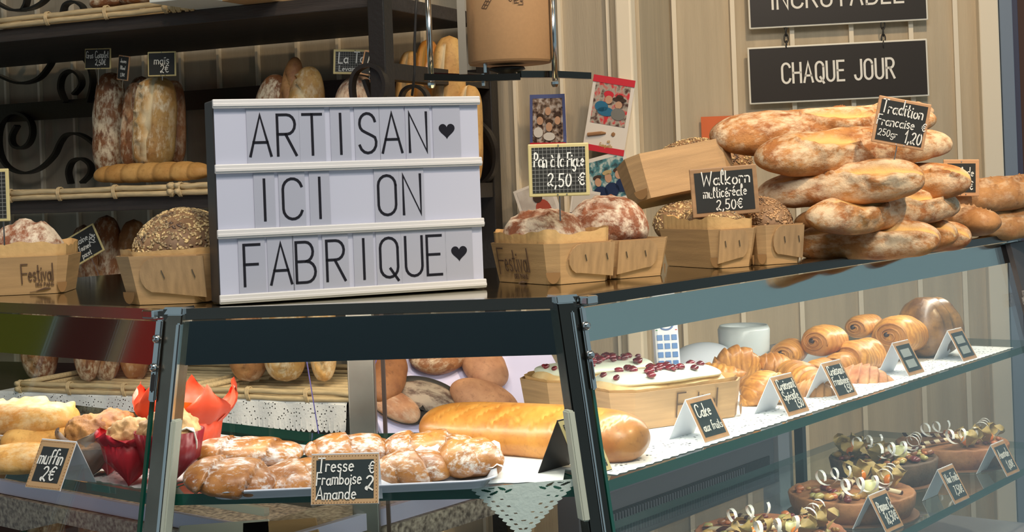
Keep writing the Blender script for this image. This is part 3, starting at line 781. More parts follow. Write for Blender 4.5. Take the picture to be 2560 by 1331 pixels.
# on the rack
board(0, 0, RP(245, 147, .10), 86, 52, 3, 'slanting chalk sign Gros Complet 2,50€ above the flour dusted dark loaf',
      [('Gros Complet', .0, .35, .32, .75), ('2,50€', .25, -.35, .30, .9)], F_yel, yaw=-28, border=.035, pin=40)
board(0, 0, RP(309, 170, .09), 38, 62, 10, 'narrow salmon framed chalk sign with 1,10€ leaning between the tall loaves',
      [('Jeunes', .0, .55, .15, .7), ('Blond', .0, 0, .15, .7), ('1,10€', .05, -.55, .15, .8)], F_pink, yaw=-30, border=.07, pin=20)
board(0, 0, RP(405, 160, .06), 76, 62, 1.5, 'chalk sign maïs 2€ above the pale scored loaf',
      [('maïs', .0, .3, .34, 1.0), ('2€', .2, -.4, .34, 1.0)], F_yel, yaw=-12, border=.05, pin=10)
board(0, 0, RP(888, 155, .12), 112, 62, 3.5, 'gridded chalk sign La Tour levain next to the rack post',
      [('La Tour', .05, .3, .42, .95), ('Levain', -.35, -.55, .22, 1.1)], F_yel, yaw=-8, border=.05, grid=True, pin=20)
board(0, 0, RP(930, 160, .075), 52, 62, 14, 'salmon framed chalk sign beginning Brou tilted over the La Tour sign',
      [('Brou', .1, .25, .3, .7), ('2€', .2, -.45, .28, .8)], F_pink, yaw=-8, border=.08, pin=10)
board(0, 0, RP(213, 612, .05), 92, 76, -25, 'chalk sign ending in 1,25€ tilted among the lowest loaves',
      [('chaine', -.15, .4, .22, 1.0), ('in Tourned', -.2, -.12, .19, .7), ('pacet', -.1, -.6, .19, .8), ('1,25€', .58, .1, .22, .6, -60)], F_yel, yaw=-20, border=.05, pin=55)

# ================================================================ loaves on the rack
def rloaf(name, label, x1, y1, x2, y2, y, hpx, mt, up=None, **kw):
    A, B = RP(x1, y1, y), RP(x2, y2, y+.02); up = up or tuple(-nrm)
    return loaf(name, label, 'bread', A, B, hpx*mpp(A.y), mt, up=up, **kw)
rloaf('country_loaf', 'tall dark brown loaf dusted with flour standing leftmost on the rack', 268, 440, 275, 180, .17, 72, B_dark, wf=1.0, flour=1, ftop=.6, k=4, q=.42, lump=.05, n=48, m=28)
rloaf('country_loaf', 'slim brown loaf with pale slash between the flour dusted and the maize loaves', 322, 425, 338, 205, .13, 52, B_dark, wf=1.0, flour=.8, ftop=.2, k=4, q=.42, slashes=[(-.04,.0,.05,.008,.006),(.0,-.01,.1,.0,.005)], n=48, m=28)
rloaf('maize_loaf', 'tall golden maize loaf with long floury slash standing under the maïs sign', 378, 428, 391, 192, .09, 96, B_maize, wf=1.0, flour=1, k=4.5, q=.42, slashes=[(-.09,-.004,.12,-.022,.009),(-.09,.0,.02,.026,.005),(-.03,-.01,.09,.022,.005)], n=64, m=36)
rloaf('country_loaf', 'brown loaf half hidden behind the right side of the maize loaf', 432, 420, 428, 200, .16, 55, B_dark, wf=1.1, flour=.6, k=4, q=.42, slashes=lambda L: diag_slashes(L, 3, .02, .005), n=40, m=24)
rloaf('country_loaf', 'dark loaf with flour peeping out at the top behind the slim loaf', 340, 400, 352, 190, .22, 50, B_dark, wf=1.2, flour=1, ftop=.6, k=4, q=.42, n=32, m=20)
A, B = RP(238, 436, .03), RP(525, 426, .03)
loaf('twisted_loaf', 'pale golden segmented loaf lying on the willow tray', 'bread', A, B, 47*mpp(2.9), B_gold, up=(0,-.3,1), ridges=7, ramp=.12, step='sin', k=5, q=.4, lump=.02, dark=.3, n=90)
for lab, x1, x2, top, wpx, m, kw in (
    ('floury rounded loaf leaning left of the pointed orange loaf', 655, 688, 185, 84, B_dark, dict(flour=1, ftop=.6)),
    ('pointed dark orange loaf with crossing slashes standing behind the light box', 700, 737, 142, 56, B_dkbag, dict(slashes=lambda L: diag_slashes(L, 5, .02, .004))),
    ('golden brown loaf right of the pointed orange loaf behind the light box', 742, 772, 165, 86, B_maize, dict(slashes=lambda L: diag_slashes(L, 4, .03, .004), flour=.6)),
    ('wide floury reddish loaf standing under the La Tour sign', 880, 893, 188, 112, B_fig, dict(flour=.8, ftop=.5))):
    rloaf('country_loaf', lab, x1, 478, x2, top, .14, wpx, m, wf=1.0, k=3, q=.45, n=48, m=28, **kw)
for i, (lab, x1, x2, top, wpx, m) in enumerate((
    ('short golden loaf just right of the rack post', 1018, 1024, 125, 62, B_gold),
    ('orange crusted split loaf behind the chrome rod', 1064, 1068, 97, 62, B_brioche),
    ('broad tan loaf right of the orange split loaf', 1116, 1120, 88, 78, B_maize),
    ('low tan loaf at the rear right post of the rack', 1172, 1170, 212, 62, B_maize))):
    rloaf('country_loaf', lab, x1, 470, x2, top, .25, wpx, m, wf=1.0, k=4, q=.42, slashes=[(-.1,0,.13,0,.007)], n=40, m=24)
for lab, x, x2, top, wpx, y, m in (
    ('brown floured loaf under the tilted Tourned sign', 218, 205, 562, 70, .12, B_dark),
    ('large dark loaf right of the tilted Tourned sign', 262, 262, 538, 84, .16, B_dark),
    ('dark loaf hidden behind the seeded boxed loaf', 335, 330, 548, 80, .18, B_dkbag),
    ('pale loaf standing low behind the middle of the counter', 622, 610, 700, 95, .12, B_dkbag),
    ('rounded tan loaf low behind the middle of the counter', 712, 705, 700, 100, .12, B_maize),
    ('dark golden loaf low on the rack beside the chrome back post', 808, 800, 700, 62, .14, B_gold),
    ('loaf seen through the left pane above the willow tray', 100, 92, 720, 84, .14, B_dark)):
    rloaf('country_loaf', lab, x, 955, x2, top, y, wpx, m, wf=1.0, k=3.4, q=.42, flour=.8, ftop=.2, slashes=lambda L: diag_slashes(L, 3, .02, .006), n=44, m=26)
for lab, x1, y1, x2, y2, h, m in (
    ('floured brown loaf lying on the topmost tray, left of the others', 225, 5, 335, -12, 50, B_dark),
    ('floured brown loaf lying on the topmost tray, right of the others', 300, -4, 430, -20, 50, B_dark)):
    A, B = RP(x1, y1, .10), RP(x2, y2, .12)
    loaf('country_loaf', lab, 'bread', A, B, h*mpp(2.9), m, up=(0,-.3,1), flour=1, ftop=.5, k=3, q=.5, n=40, m=24)

# willow trays
def tray(label, x0, x1, zc, ydep=.36, y0=-.005):
    t = thing('willow_tray', RK @ Matrix.Translation(((x0+x1)/2, y0, zc)), label, 'tray')
    w = (x1-x0)/2; r = .0055
    for z in (r, r*3.1):
        bm = bmesh.new(); pts = [(-w+2*w*i/10, rnd.uniform(-.001,.001), z+rnd.uniform(-.0012,.0012)) for i in range(11)]
        tube(bm, pts, r, 8); link('front_rod', bm, M_wick, t, smooth=True)
    for s in (-1, 1):
        for z in (r, r*3.1):
            bm = bmesh.new(); tube(bm, [(s*(w-.004), -.012, z+.002), (s*(w-.004), ydep*.5, z+.001), (s*(w-.004), ydep, z)], r*.95, 8); link('side_rod', bm, M_wick, t, smooth=True)
    for z in (r, r*3.1):
        bm = bmesh.new(); tube(bm, [(-w, ydep, z), (w, ydep, z)], r, 8); link('rear_rod', bm, M_wick, t, smooth=True)
    for i in range(9):
        bm = bmesh.new(); tube(bm, [(-w, .03+i*.036, .004), (w, .03+i*.036, .004)], .0035, 6); link('slat', bm, M_wick, t, smooth=True)
    for x in [-w+.006, -w*.35, w*.32, w-.006]:
        bm = bmesh.new()
        for d in (-.003, .0, .003):
            tube(bm, [(x+d+.0015*math.sin(a*2), 1.35*r*math.cos(a), r*2.05+2.45*r*math.sin(a)) for a in [i*PI/6 for i in range(13)]], .0014, 6, cap=False)
        link('binding', bm, M_wick, t, smooth=True)
    return t
def rx(px, y=0): return (RKi @ RP(px, 400, y)).x
tray('long willow tray on the middle rack shelf under the standing loaves', rx(22), rx(436), RZ['mid'][1])
tray('willow tray on the middle rack shelf running behind the light box', rx(446), rx(720), RZ['mid'][1])
tray('willow tray on the highest rack shelf', rx(0), rx(440), RZ['top'][1])
tray('short willow tray end beside the white carton on the highest shelf', rx(447), rx(505), RZ['top'][1])
tray('willow tray low on the rack seen through the left glass pane', rx(30), rx(440), RZ['low'][1])
tray('willow tray low on the rack seen through the middle glass pane', rx(468), rx(905), RZ['low'][1])
# lace papers hanging over the low shelf
M_lace = lace_mat('lace_paper', scale=150, thr=.20)
for lab, a, b_ in (('white lace shelf paper hanging from the low rack shelf behind the left pane', rx(-20), rx(400)), ('white lace shelf paper hanging from the low rack shelf behind the middle pane', rx(452), rx(850))):
    bm = bmesh.new(); cl = bm.verts.layers.float_color.new('mask'); n = 90; rows = []
    for j, (y, z) in enumerate(((.30, .001), (-.006, .001), (-.009, -.004), (-.012, -.030), (-.015, -.050))):
        row = []
        for i in range(n+1):
            zz = z - (.006*abs(math.sin(i*PI/3)) if j == 4 else 0)
            v = bm.verts.new((a+(b_-a)*i/n, y+.002*math.sin(i*.35)*(j > 1), RZ['low'][1]+zz+.0006)); v[cl] = (0 if j >= 2 else 1, 0, 0, 1); row.append(v)
        rows.append(row)
    for r0, r1 in zip(rows, rows[1:]):
        for i in range(n): bm.faces.new((r0[i], r0[i+1], r1[i+1], r1[i]))
    o = link('shelf_paper', bm, M_lace, M=RK); tag(o, lab, 'paper')
# carton on the highest shelf
bm = bmesh.new(); box(bm, ((rx(512)+rx(640))/2, .11, RZ['top'][1]+.045), (rx(640)-rx(512), .18, .09), bev=.002)
t = link('carton', bm, mat('white_carton', (.78,.82,.80), .6), M=RK); tag(rebase(t), 'white carton standing on the highest rack shelf', 'carton')
bm = bmesh.new(); box(bm, ((rx(650)+rx(740))/2, .12, RZ['top'][1]+.04), (rx(740)-rx(650), .16, .08), bev=.002)
t = link('carton', bm, M_wood, M=RK); tag(rebase(t), 'tan carton right of the white carton on the highest rack shelf', 'carton')

# ================================================================ hanging signs on the right wall
WRn = WR.to_3x3() @ Vector((0, 1, 0)); WRi = WR.inverted()
def wl_(px, py, off=-.02): return WRi @ onplane(px, py, WR @ Vector((0, off, 1.5)), WRn)
def wall_sign(label, tl, br, text, tpx, hletter):
    a, b = wl_(*tl), wl_(*br); W, H = b.x-a.x, a.z-b.z; c = (a+b)/2
    t = thing('hanging_sign', WR @ Matrix.Translation(c) @ Matrix.Rotation(R(-.4), 4, 'Y'), label, 'sign')
    bm = bmesh.new(); box(bm, (0, 0, 0), (W, .006, H), bev=.002); link('sign_border', bm, mat('white_sign_border', (.80,.78,.70), .4), t)
    bm = bmesh.new(); box(bm, (0, -.0032, 0), (W-.008, .002, H-.008)); link('sign_panel', bm, mat('black_sign_panel', (.028,.022,.018), .35), t)
    bm = bmesh.new(); xw = text_width(text, .22); h = hletter; sx = tpx/(xw*h)
    write(bm, text, 0, 0, h, .0048, y=-.0046, th=.0004, xs=sx, sp=.22); link('sign_lettering', bm, mat('white_ink', (.85,.83,.78), .6), t)
    return t
k = mpp(3.2)
t1 = wall_sign('black hanging wall sign reading CHAQUE JOUR in white capitals', (1868, 118), (2323, 242), 'CHAQUE JOUR', 282*k, 50*k)
t2 = wall_sign('black hanging wall sign reading INCROYABLE, cut off by the top of the photo', (1867, -68), (2320, 52), 'INCROYABLE', 330*k, 52*k)
for lab, x in (('left short chain joining the two black wall signs', 1965), ('right short chain joining the two black wall signs', 2208)):
    c = wl_(x, 88); bm = bmesh.new(); n = 4; hh = .060; 
    for i in range(n):
        z = hh/2-(i+.5)*hh/n
        pts = [(.0045*math.cos(a)*(1 if i % 2 == 0 else .25), .0045*math.cos(a)*(.25 if i % 2 == 0 else 1), z+hh/n*.68*math.sin(a)) for a in [j*2*PI/12 for j in range(13)]]
        tube(bm, pts, .0015, 6, cap=False)
    tag(link('chain', bm, M_black, smooth=True, M=WR @ Matrix.Translation(c)), lab, 'chain')
# orange card on the wall behind the top baguette
c = wl_(1810, 335, -.008); bm = bmesh.new(); box(bm, (0,0,0), (.10, .003, .08)); tag(link('orange_card', bm, mat('orange_card', (.72,.15,.04), .5), M=WR @ Matrix.Translation(c)), 'orange card behind the left end of the topmost baguette', 'card')

# ================================================================ photo prints on the left wall
WLn = WL.to_3x3() @ Vector((0, 1, 0)); WLi = WL.inverted()
def fig_blobs(bm, fs, y):
    for x, z, rx_, rz in fs:
        n = 18; vs = [bm.verts.new((x+rx_*math.cos(2*PI*i/n), y, z+rz*math.sin(2*PI*i/n))) for i in range(n)]; bm.faces.new(vs)
def mosaic(name, c1, c2, c3, sc_=90):
    m = mat(name, c1, .3); N = m.node_tree.nodes; L = m.node_tree.links
    tc = N.new('ShaderNodeTexCoord'); v = N.new('ShaderNodeTexNoise'); v.inputs['Scale'].default_value = sc_; v.inputs['Detail'].default_value = 4; L.new(tc.outputs['Object'], v.inputs[0])
    r = N.new('ShaderNodeValToRGB'); L.new(v.outputs[0], r.inputs[0]); e = r.color_ramp.elements
    e[0].position = .38; e[0].color = (*c1, 1); e[1].position = .62; e[1].color = (*c3, 1); k_ = e.new(.5); k_.color = (*c2, 1)
    L.new(r.outputs[0], N['Principled BSDF'].inputs['Base Color']); return m
def photo(label, px, py, wpx, hpx, roll, paper, inner, figs, lean=0, cy=0, ch=.6, off=-.032, bend=.0, extra=None, name='photo_print', skew=0):
    c = onplane(px, py, WL @ Vector((0, off, 1.5)), WLn); k = mpp(c.y)*1.08; W, H = wpx*k, hpx*k
    t = thing(name, frame(c, -24.8, lean, roll), label, 'photo')
    n = 10
    def sheet(x0, x1, z0, z1, y):
        bm = bmesh.new(); g = {}
        for i in range(n+1):
            for j in range(n+1):
                x = x0+(x1-x0)*i/n; z = z0+(z1-z0)*j/n; b_ = -bend*(max(0, x/W+.1)**2*max(0, z/H+.3)*4)
                g[i, j] = bm.verts.new((x+skew*z, y+b_, z))
        for i in range(n):
            for j in range(n): bm.faces.new((g[i, j], g[i+1, j], g[i+1, j+1], g[i, j+1]))
        return bm
    s = sheet(-W/2, W/2, -H/2, H/2, 0); 
    r = bmesh.ops.extrude_face_region(s, geom=s.faces[:]); 
    for v in [e for e in r['geom'] if isinstance(e, bmesh.types.BMVert)]: v.co.y += .0008
    link('print_paper', s, paper, t)
    link('picture', sheet(-W*.42, W*.42, cy*H-ch*H/2, cy*H+ch*H/2, -.0006), inner, t)
    for nm, m_, fs in figs:
        for x, z, a, b in fs:
            bm = bmesh.new(); fig_blobs(bm, [(x*W+skew*z*H, z*H, a*W, b*H)], -.0012-bend*.25 - .0002*len(nm) % .001); link(nm, bm, m_, t)
    if extra: extra(t, W, H)
    return t
skin = mat('printed_skin', (.55,.33,.22), .4); hair = mat('printed_dark_hair', (.06,.035,.025), .4)
pb = mat('printed_blue', (.03,.16,.30), .4); pw = mat('printed_white', (.7,.68,.66), .4); pr = mat('printed_red', (.62,.03,.05), .4); pg = mat('printed_grey', (.2,.2,.19), .4)
def red_foot(t, W, H):
    bm = bmesh.new(); box(bm, (0, -.0012, -H*.46), (W*.98, .0004, H*.09)); link('red_strip', bm, pr, t)
photo('photo print of four smiling people with blue edge and curling corner', 1370, 302, 92, 122, 2, mat('blue_print_paper', (.10,.13,.32), .35), mosaic('crowd_print', (.05,.03,.03), (.25,.18,.14), (.55,.5,.48)),
      [('face', skin, [(-.2,.0,.09,.08),(.05,-.12,.09,.09),(.02,.18,.08,.08),(.28,.0,.08,.08)]), ('hair_patch', hair, [(-.2,.09,.1,.05),(.05,-.02,.11,.05),(.28,.1,.1,.06)]), ('clothes', pw, [(-.25,-.22,.13,.1),(.05,-.3,.16,.08)])], ch=.85, bend=.008, extra=red_foot)
def foot(t, W, H):
    bm = bmesh.new(); box(bm, (0, -.0012, .455*H), (W, .0005, .09*H)); link('red_border', bm, pr, t)
    bm = bmesh.new(); box(bm, (0, -.0012, -.46*H), (W, .0005, .08*H)); link('red_border', bm, pr, t)
    bm = bmesh.new(); tube(bm, [(-.42*W, -.0013, -.30*H), (-.1*W, -.0013, -.25*H), (.0, -.0013, -.24*H)], [.004, .004, .0018], 6); blob(bm, (.18*W, -.0013, -.24*H), (.005,.0005,.005), 1); link('bottle_print', bm, mat('printed_brown', (.32,.17,.08), .4), t)
    bm = bmesh.new(); write(bm, '60', .1*W, -.345*H, .006, .0008, y=-.0014); write(bm, 'Guinguette', .05*W, -.40*H, .008, .0009, y=-.0014, xs=.7); link('script', bm, mat('printed_gold', (.55,.35,.12), .4), t)
photo('white and red photo strip of two costumed people in hats and blue fur', 1522, 288, 104, 176, 12, mat('white_print_paper', (.78,.74,.70), .3), mosaic('party_print', (.10,.05,.04), (.45,.42,.36), (.62,.04,.05), 60),
      [('face', skin, [(-.05,.20,.09,.055),(.2,.15,.085,.05)]), ('hat', hair, [(.2,.22,.17,.03),(.2,.25,.09,.035)]), ('red_hat', pr, [(-.07,.27,.12,.045)]), ('fur', pb, [(-.2,.10,.16,.07),(-.08,.04,.2,.06)]), ('coat', pg, [(.22,.03,.17,.08)])], cy=.15, ch=.56, extra=foot)
photo('square photo print of three women in dark tops beside the fig sign', 1522, 447, 108, 112, -12, mat('white_print_paper', (.78,.74,.70), .3), mosaic('garden_print', (.04,.08,.10), (.08,.25,.30), (.55,.62,.6), 70),
      [('face', skin, [(-.25,-.02,.075,.09),(.0,.02,.08,.1),(.24,.03,.075,.09)]), ('hair_patch', hair, [(-.25,.08,.1,.05),(.24,.13,.1,.05)]), ('fair_hair', mat('printed_fair_hair', (.5,.38,.2), .4), [(0,.13,.11,.05)]), ('dark_top', mat('printed_navy', (.015,.03,.09), .4), [(-.25,-.25,.17,.14),(.02,-.24,.17,.15),(.27,-.2,.15,.14)])], ch=.84)
photo('pale photo print with a red and brown figure, behind the fig loaf', 1348, 520, 100, 115, -18, mat('white_print_paper', (.78,.74,.70), .3), mosaic('faded_print', (.5,.45,.42), (.6,.56,.52), (.66,.62,.6), 30),
      [('red_figure', mat('printed_rust', (.42,.08,.05), .4), [(.1,-.1,.2,.25)]), ('dark_hair', hair, [(.05,.2,.12,.1)])], ch=.9)
photo('small white photo print with black edge lines just below the three women', 1462, 508, 70, 60, 10, mat('white_print_paper', (.78,.74,.70), .3), mat('print_white', (.66,.62,.58), .4), [('dark_line', hair, [(0, -.45, .5, .03)])], ch=.8, off=-.045)

# ================================================================ chrome rack with kraft paper roll
PR = 2.25; kk = mpp(PR)
pr_t = thing('paper_roll_holder', Matrix.Translation(P(1275, 190, PR)), 'chrome and black metal stand holding the roll of kraft paper', 'paper holder')
pi_ = pr_t.matrix_world.inverted()
def q_(px, py, D): return pi_ @ P(px, py, D)
for nm, x, yb, Dd in (('rod', 1078, 205, PR-.03), ('rod', 1388, 202, PR-.02)):
    bm = bmesh.new(); tube(bm, [q_(x-9, -30, Dd), q_(x, yb, Dd)], .0045, 12); link(nm, bm, M_chrome, pr_t, smooth=True)
    bm = bmesh.new(); lathe(bm, [(0,-.007),(.004,-.007),(.0062,-.003),(.0062,.001),(0,.001)], 8, q_(x, yb+4, Dd)); link('nut', bm, M_chrome, pr_t)
bm = bmesh.new(); a = q_(1150, -30, PR-.05); b_ = q_(1159, 186, PR-.05); box(bm, (a+b_)/2, (.012, .006, (a-b_).length)); link('flat_upright', bm, mat('brushed_upright', (.45,.40,.33), .35, 1), pr_t)
for pts, nm in (([(1060,193,PR-.06),(1180,196,PR-.05),(1300,192,PR-.04)], 'base_bar'), ([(1298,186,PR-.04),(1390,186,PR),(1474,190,PR+.03)], 'base_bar'), ([(1075,190,PR+.06),(1210,196,PR),(1220,196,PR-.0)], 'base_bar')):
    bm = bmesh.new(); tube(bm, [q_(*p) for p in pts], .004, flat=(.010, .010)); link(nm, bm, M_darksteel, pr_t)
bm = bmesh.new(); lathe(bm, [(0,.006),(.026,.006),(.028,.002),(.014,-.003),(.014,-.010),(0,-.010)], 24, q_(1268, 178, PR)); link('spindle', bm, M_black, pr_t, smooth=True)
for x, yy in ((1208, 205), (1213, 172)):
    bm = bmesh.new(); c = q_(x, yy, PR-.03); tube(bm, [c-Vector((0,0,.006)), c+Vector((0,0,.012))], .003, 8); link('bolt', bm, M_chrome, pr_t)
M_kraft = mat('kraft_paper', (.43,.25,.12), .75, var=.06, vscale=200)
roll = thing('kraft_paper_roll', Matrix.Translation(P(1276, 160, PR)), 'roll of brown kraft paper printed with a windmill', 'paper roll')
rr = 105*kk
bm = bmesh.new(); lathe(bm, [(0,.0),(rr*.2,.0),(rr-.002,-.0),(rr,.003),(rr,.30),(0,.30)], 64); link('paper', bm, M_kraft, roll, smooth=False)
for p in roll.children[0].data.polygons: p.use_smooth = len(p.vertices) == 4 and abs(p.normal.z) < .5
# windmill print wrapped on the roll
bm = bmesh.new()
def wrap(px, py):
    x = (px-1276)*kk; z = (160-py)*kk+.004; a = math.asin(max(-.98, min(.98, x/rr)))
    return Vector((math.sin(a)*(rr+.0004), -math.cos(a)*(rr+.0004), z))
for s in ([(1211,34),(1222,37)],[(1211,34),(1236,-6)],[(1222,37),(1248,-4)],[(1216,26),(1227,29)],[(1221,18),(1232,21)],[(1226,9),(1237,12)],[(1231,1),(1243,4)],[(1216,35),(1242,-5)],
          [(1248,2),(1262,8),(1268,4),(1280,22),(1285,18),(1283,0),(1278,-8)],[(1258,-8),(1270,12)],[(1266,-6),(1278,14)],[(1250,6),(1275,-4)],[(1262,8),(1283,4)],[(1292,26),(1294,2),(1296,-8)]):
    tube(bm, [wrap(*p) for p in smoothpts([(a, b, 0) for a, b in s], 3) for p in [(p.x, p.y)]], .0006, 5)
for s_, x in (('Florian', 1296), ('Les blés', 1306)):
    o_ = wrap(x, 8); write(bm, s_, 0, 0, .0075, .0009, M=Matrix.Translation(o_) @ Matrix.Rotation(R(18), 4, 'Z') @ Matrix.Rotation(R(-90), 4, 'Y'))
link('windmill_print', bm, M_ink, roll)
bm = bmesh.new(); pts = [P(1043,-30,2.5), P(1039,40,2.5), P(1036,120,2.5), P(1037,180,2.5), P(1030,240,2.5)]; tube(bm, pts, .0022, 8)
tag(rebase(link('power_cable', bm, M_blk, smooth=True)), 'thin black cable hanging beside the rack post', 'cable')

# ================================================================ light box sign
ang = 22.3; LBM = frame(Vector((-.3268, 1.633, ZT+.0012)), ang, 0, 0)
lb = thing('light_box', LBM, 'white letter light box reading ARTISAN ICI ON FABRIQUE with black hearts', 'light box sign')
LBn = LBM.to_3x3() @ Vector((0, 1, 0)); LBi = LBM.inverted()
def lbp(px, py): p = LBi @ onplane(px, py, LBM @ Vector((0, 0, .1)), LBn); return p.x, p.z
LW, LH = lbp(1212, 722)[0], .227
bm = bmesh.new(); box(bm, (LW/2, .026, LH/2), (LW, .048, LH), bev=.002); link('housing', bm, mat('dark_grey_housing', (.05,.045,.045), .5), lb)
bm = bmesh.new(); box(bm, (LW/2, .0008, LH/2), (LW-.002, .0016, LH-.002)); link('diffuser', bm, mat('milky_diffuser', (.50,.51,.62), .25, emit=.06), lb)
pit = (LH-.011)/3
for i in range(4):
    z = LH-.0052-i*pit
    bm = bmesh.new(); box(bm, (LW/2, -.0028, z), (LW+.002, .0046, .0104), bev=.0012); box(bm, (LW/2, -.0056, z-.0012), (LW+.0015, .0012, .0035), bev=.0005)
    link('rail', bm, M_white, lb)
M_tile = mat('letter_tile', (.41,.42,.51), .22); M_letter = mat('letter_black', (.010,.006,.010), .25)
rows = [('ARTISAN♥', [650,716,780,851,918,979,1044,1116], 345, 104), ('ICI ON', [661,730,799,None,967,1029], 503, 104), ('FABRIQUE♥', [630,702,764,839,909,972,1034,1085,1147], 662, 112)]
for ri, (s, xs_, yc, hp) in enumerate(rows):
    for ch, px in zip(s, xs_):
        if px is None: continue
        yy = yc - (px-860)*.022*(ri+.4); x, z = lbp(px, yy)
        zc = LH-.0104-pit*ri-(pit-.0104)/2
        tw = .0235 if ch in 'I' else (.034 if ch == '♥' else .030)
        bm = bmesh.new(); box(bm, (x, -.0013, zc), (tw, .0008, pit-.010)); tl = link('letter_tile', bm, M_tile, lb)
        bm = bmesh.new()
        if ch == '♥': heart(bm, x, zc+.0005, .021, -.0018, .0003)
        else: write(bm, ch, x, zc-.002, .0455, .0030, y=-.0018, th=.0003, xs=.92)
        link('heart' if ch == '♥' else 'letter', bm, M_letter, tl)

# ================================================================ bread boxes on the counter top
def boxrim(W, L, g, ch): return [(-g+ch,-g),(W+g-ch,-g),(W+g,-g+ch),(W+g,L+g-ch),(W+g-ch,L+g),(-g+ch,L+g),(-g,L+g-ch),(-g,-g+ch)]
def bread_box(label, o, yaw, W, L, H, flare=.010, ch=.02, flap='l', prints=(), group=None, pitch=0, roll=0, liner=True, face_print=False, m=None, cat='box', rise=.012):
    t = thing('bread_box', frame(o, yaw, pitch, roll), label, cat, group)
    bm = bmesh.new(); th = .0018
    lo = boxrim(W, L, 0, ch*.8); hi = boxrim(W, L, flare, ch); li = boxrim(W, L, -th, ch*.8); hi_i = boxrim(W, L, flare-th, ch)
    rg = [[bm.verts.new((x, y, z)) for x, y in ps] for ps, z in ((lo, 0), (hi, H), (hi_i, H), (li, th))]
    for a, b in zip(rg, rg[1:]):
        for i in range(8): bm.faces.new((a[i], a[(i+1) % 8], b[(i+1) % 8], b[i]))
    bm.faces.new(rg[0][::-1]); bm.faces.new(rg[3])
    link('box_wall', bm, m or M_wood, t)
    # rounded flap with two staples on the short end
    sg = 1 if flap == 'l' else -1
    def fp(u, v, off): # u across the end (0..1), v height (0..1)
        return Vector((W*u, -flare*v-off, H*v))
    if flap:
        us = [.98, .42] if sg > 0 else [.02, .58]
        pts = [(us[0], .97), (us[1], .97)] + [(us[1]-sg*.20*math.sin(a), .60+.37*math.cos(a)) for a in [PI*i/8 for i in range(1, 8)]] + [(us[1], .25), (us[0], .12)]
        bm = bmesh.new(); a = [bm.verts.new(fp(u, v, .0032)) for u, v in pts]; b = [bm.verts.new(fp(u, v, .0006)) for u, v in pts]; n = len(pts)
        bm.faces.new(a); bm.faces.new(b[::-1])
        for i in range(n): bm.faces.new((a[i], b[i], b[(i+1) % n], a[(i+1) % n]))
        fl = link('flap', bm, M_wood2, t)
        for u in (us[1]-sg*-.06, us[1]+sg*.42):
            bm = bmesh.new(); p = fp(u, .70, .004); q = fp(u+.03, .54, .004); tube(bm, [p, q], .0006, 6); link('staple', bm, mat('staple', (.22,.19,.15), .4, .8), fl)
    # dark patches painted for the shaded holes where the corners fold
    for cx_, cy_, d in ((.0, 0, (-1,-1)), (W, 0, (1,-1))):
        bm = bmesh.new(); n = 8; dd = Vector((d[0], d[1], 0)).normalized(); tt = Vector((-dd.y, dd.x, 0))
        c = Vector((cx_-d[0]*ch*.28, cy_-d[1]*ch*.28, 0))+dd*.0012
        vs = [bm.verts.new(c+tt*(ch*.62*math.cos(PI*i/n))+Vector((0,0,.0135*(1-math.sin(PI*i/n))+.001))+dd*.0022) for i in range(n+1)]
        bm.faces.new(vs); link('corner_fold', bm, M_gap_shade, t)
    if liner:
        bm = bmesh.new(); n = 96; pr_ = boxrim(W, L, flare-th*1.6, ch)
        pts = []
        for i in range(8):
            a, b = Vector(pr_[i]), Vector(pr_[(i+1) % 8]); mseg = max(2, int(n*(b-a).length/(2*(W+L))))
            for j in range(mseg): pts.append(a+(b-a)*j/mseg)
        c = Vector((W/2, L/2)); rows_ = []
        for z, inn in ((H*.5, .93), (H*.99, .975), (H+rise, .99)):
            rows_.append([bm.verts.new(((c+(p-c)*(inn+.012*math.sin(i*2.3))).x, (c+(p-c)*(inn+.012*math.sin(i*2.3))).y, z+(rise*(.07*math.sin(i*.9+W*90)+.22*math.sin(i*.17+W*50)) if z > H else 0))) for i, p in enumerate(pts)])
        for a, b in zip(rows_, rows_[1:]):
            for i in range(len(pts)): bm.faces.new((a[i], a[(i+1) % len(pts)], b[(i+1) % len(pts)], b[i]))
        link('liner', bm, M_liner, t, smooth=True)
    for side, hgt, pos, xc in prints:
        # side 'x': the long side facing left; 'y': the end facing the viewer
        if side == 'x': Mx = Matrix.Translation((-flare*.5-.0012, L*pos, H*.56)) @ Matrix.Rotation(R(-90), 4, 'Z') @ Matrix.Rotation(math.atan2(flare, H), 4, 'X')
        else: Mx = Matrix.Translation((W*pos, -flare*.5-.0012, H*.56)) @ Matrix.Rotation(math.atan2(flare, H), 4, 'X')
        bm = bmesh.new()
        write(bm, 'F', -hgt*1.28*xc, -hgt*.1, hgt*1.35, hgt*.085, M=Mx, xs=xc); write(bm, 'estivaI', hgt*.12, 0, hgt*1.2, hgt*.085, M=Mx, xs=.66*xc, sp=.16)
        write(bm, 'DES PAINS', hgt*.35, -hgt*.82, hgt*.22, hgt*.04, M=Mx, xs=1.1)
        tube(bm, [Mx @ Vector((x*hgt, -.0006, (-1.22+.12*math.sin(x*2.5))*hgt)) for x in (-.7,-.3,.1,.4,.75)], [hgt*.02, hgt*.02, hgt*.07, hgt*.09, hgt*.02], 5)
        link('print', bm, M_ink, t)
    return t
def frame_pt(o, yaw, x, y, z): return frame(o, yaw) @ Vector((x, y, z))
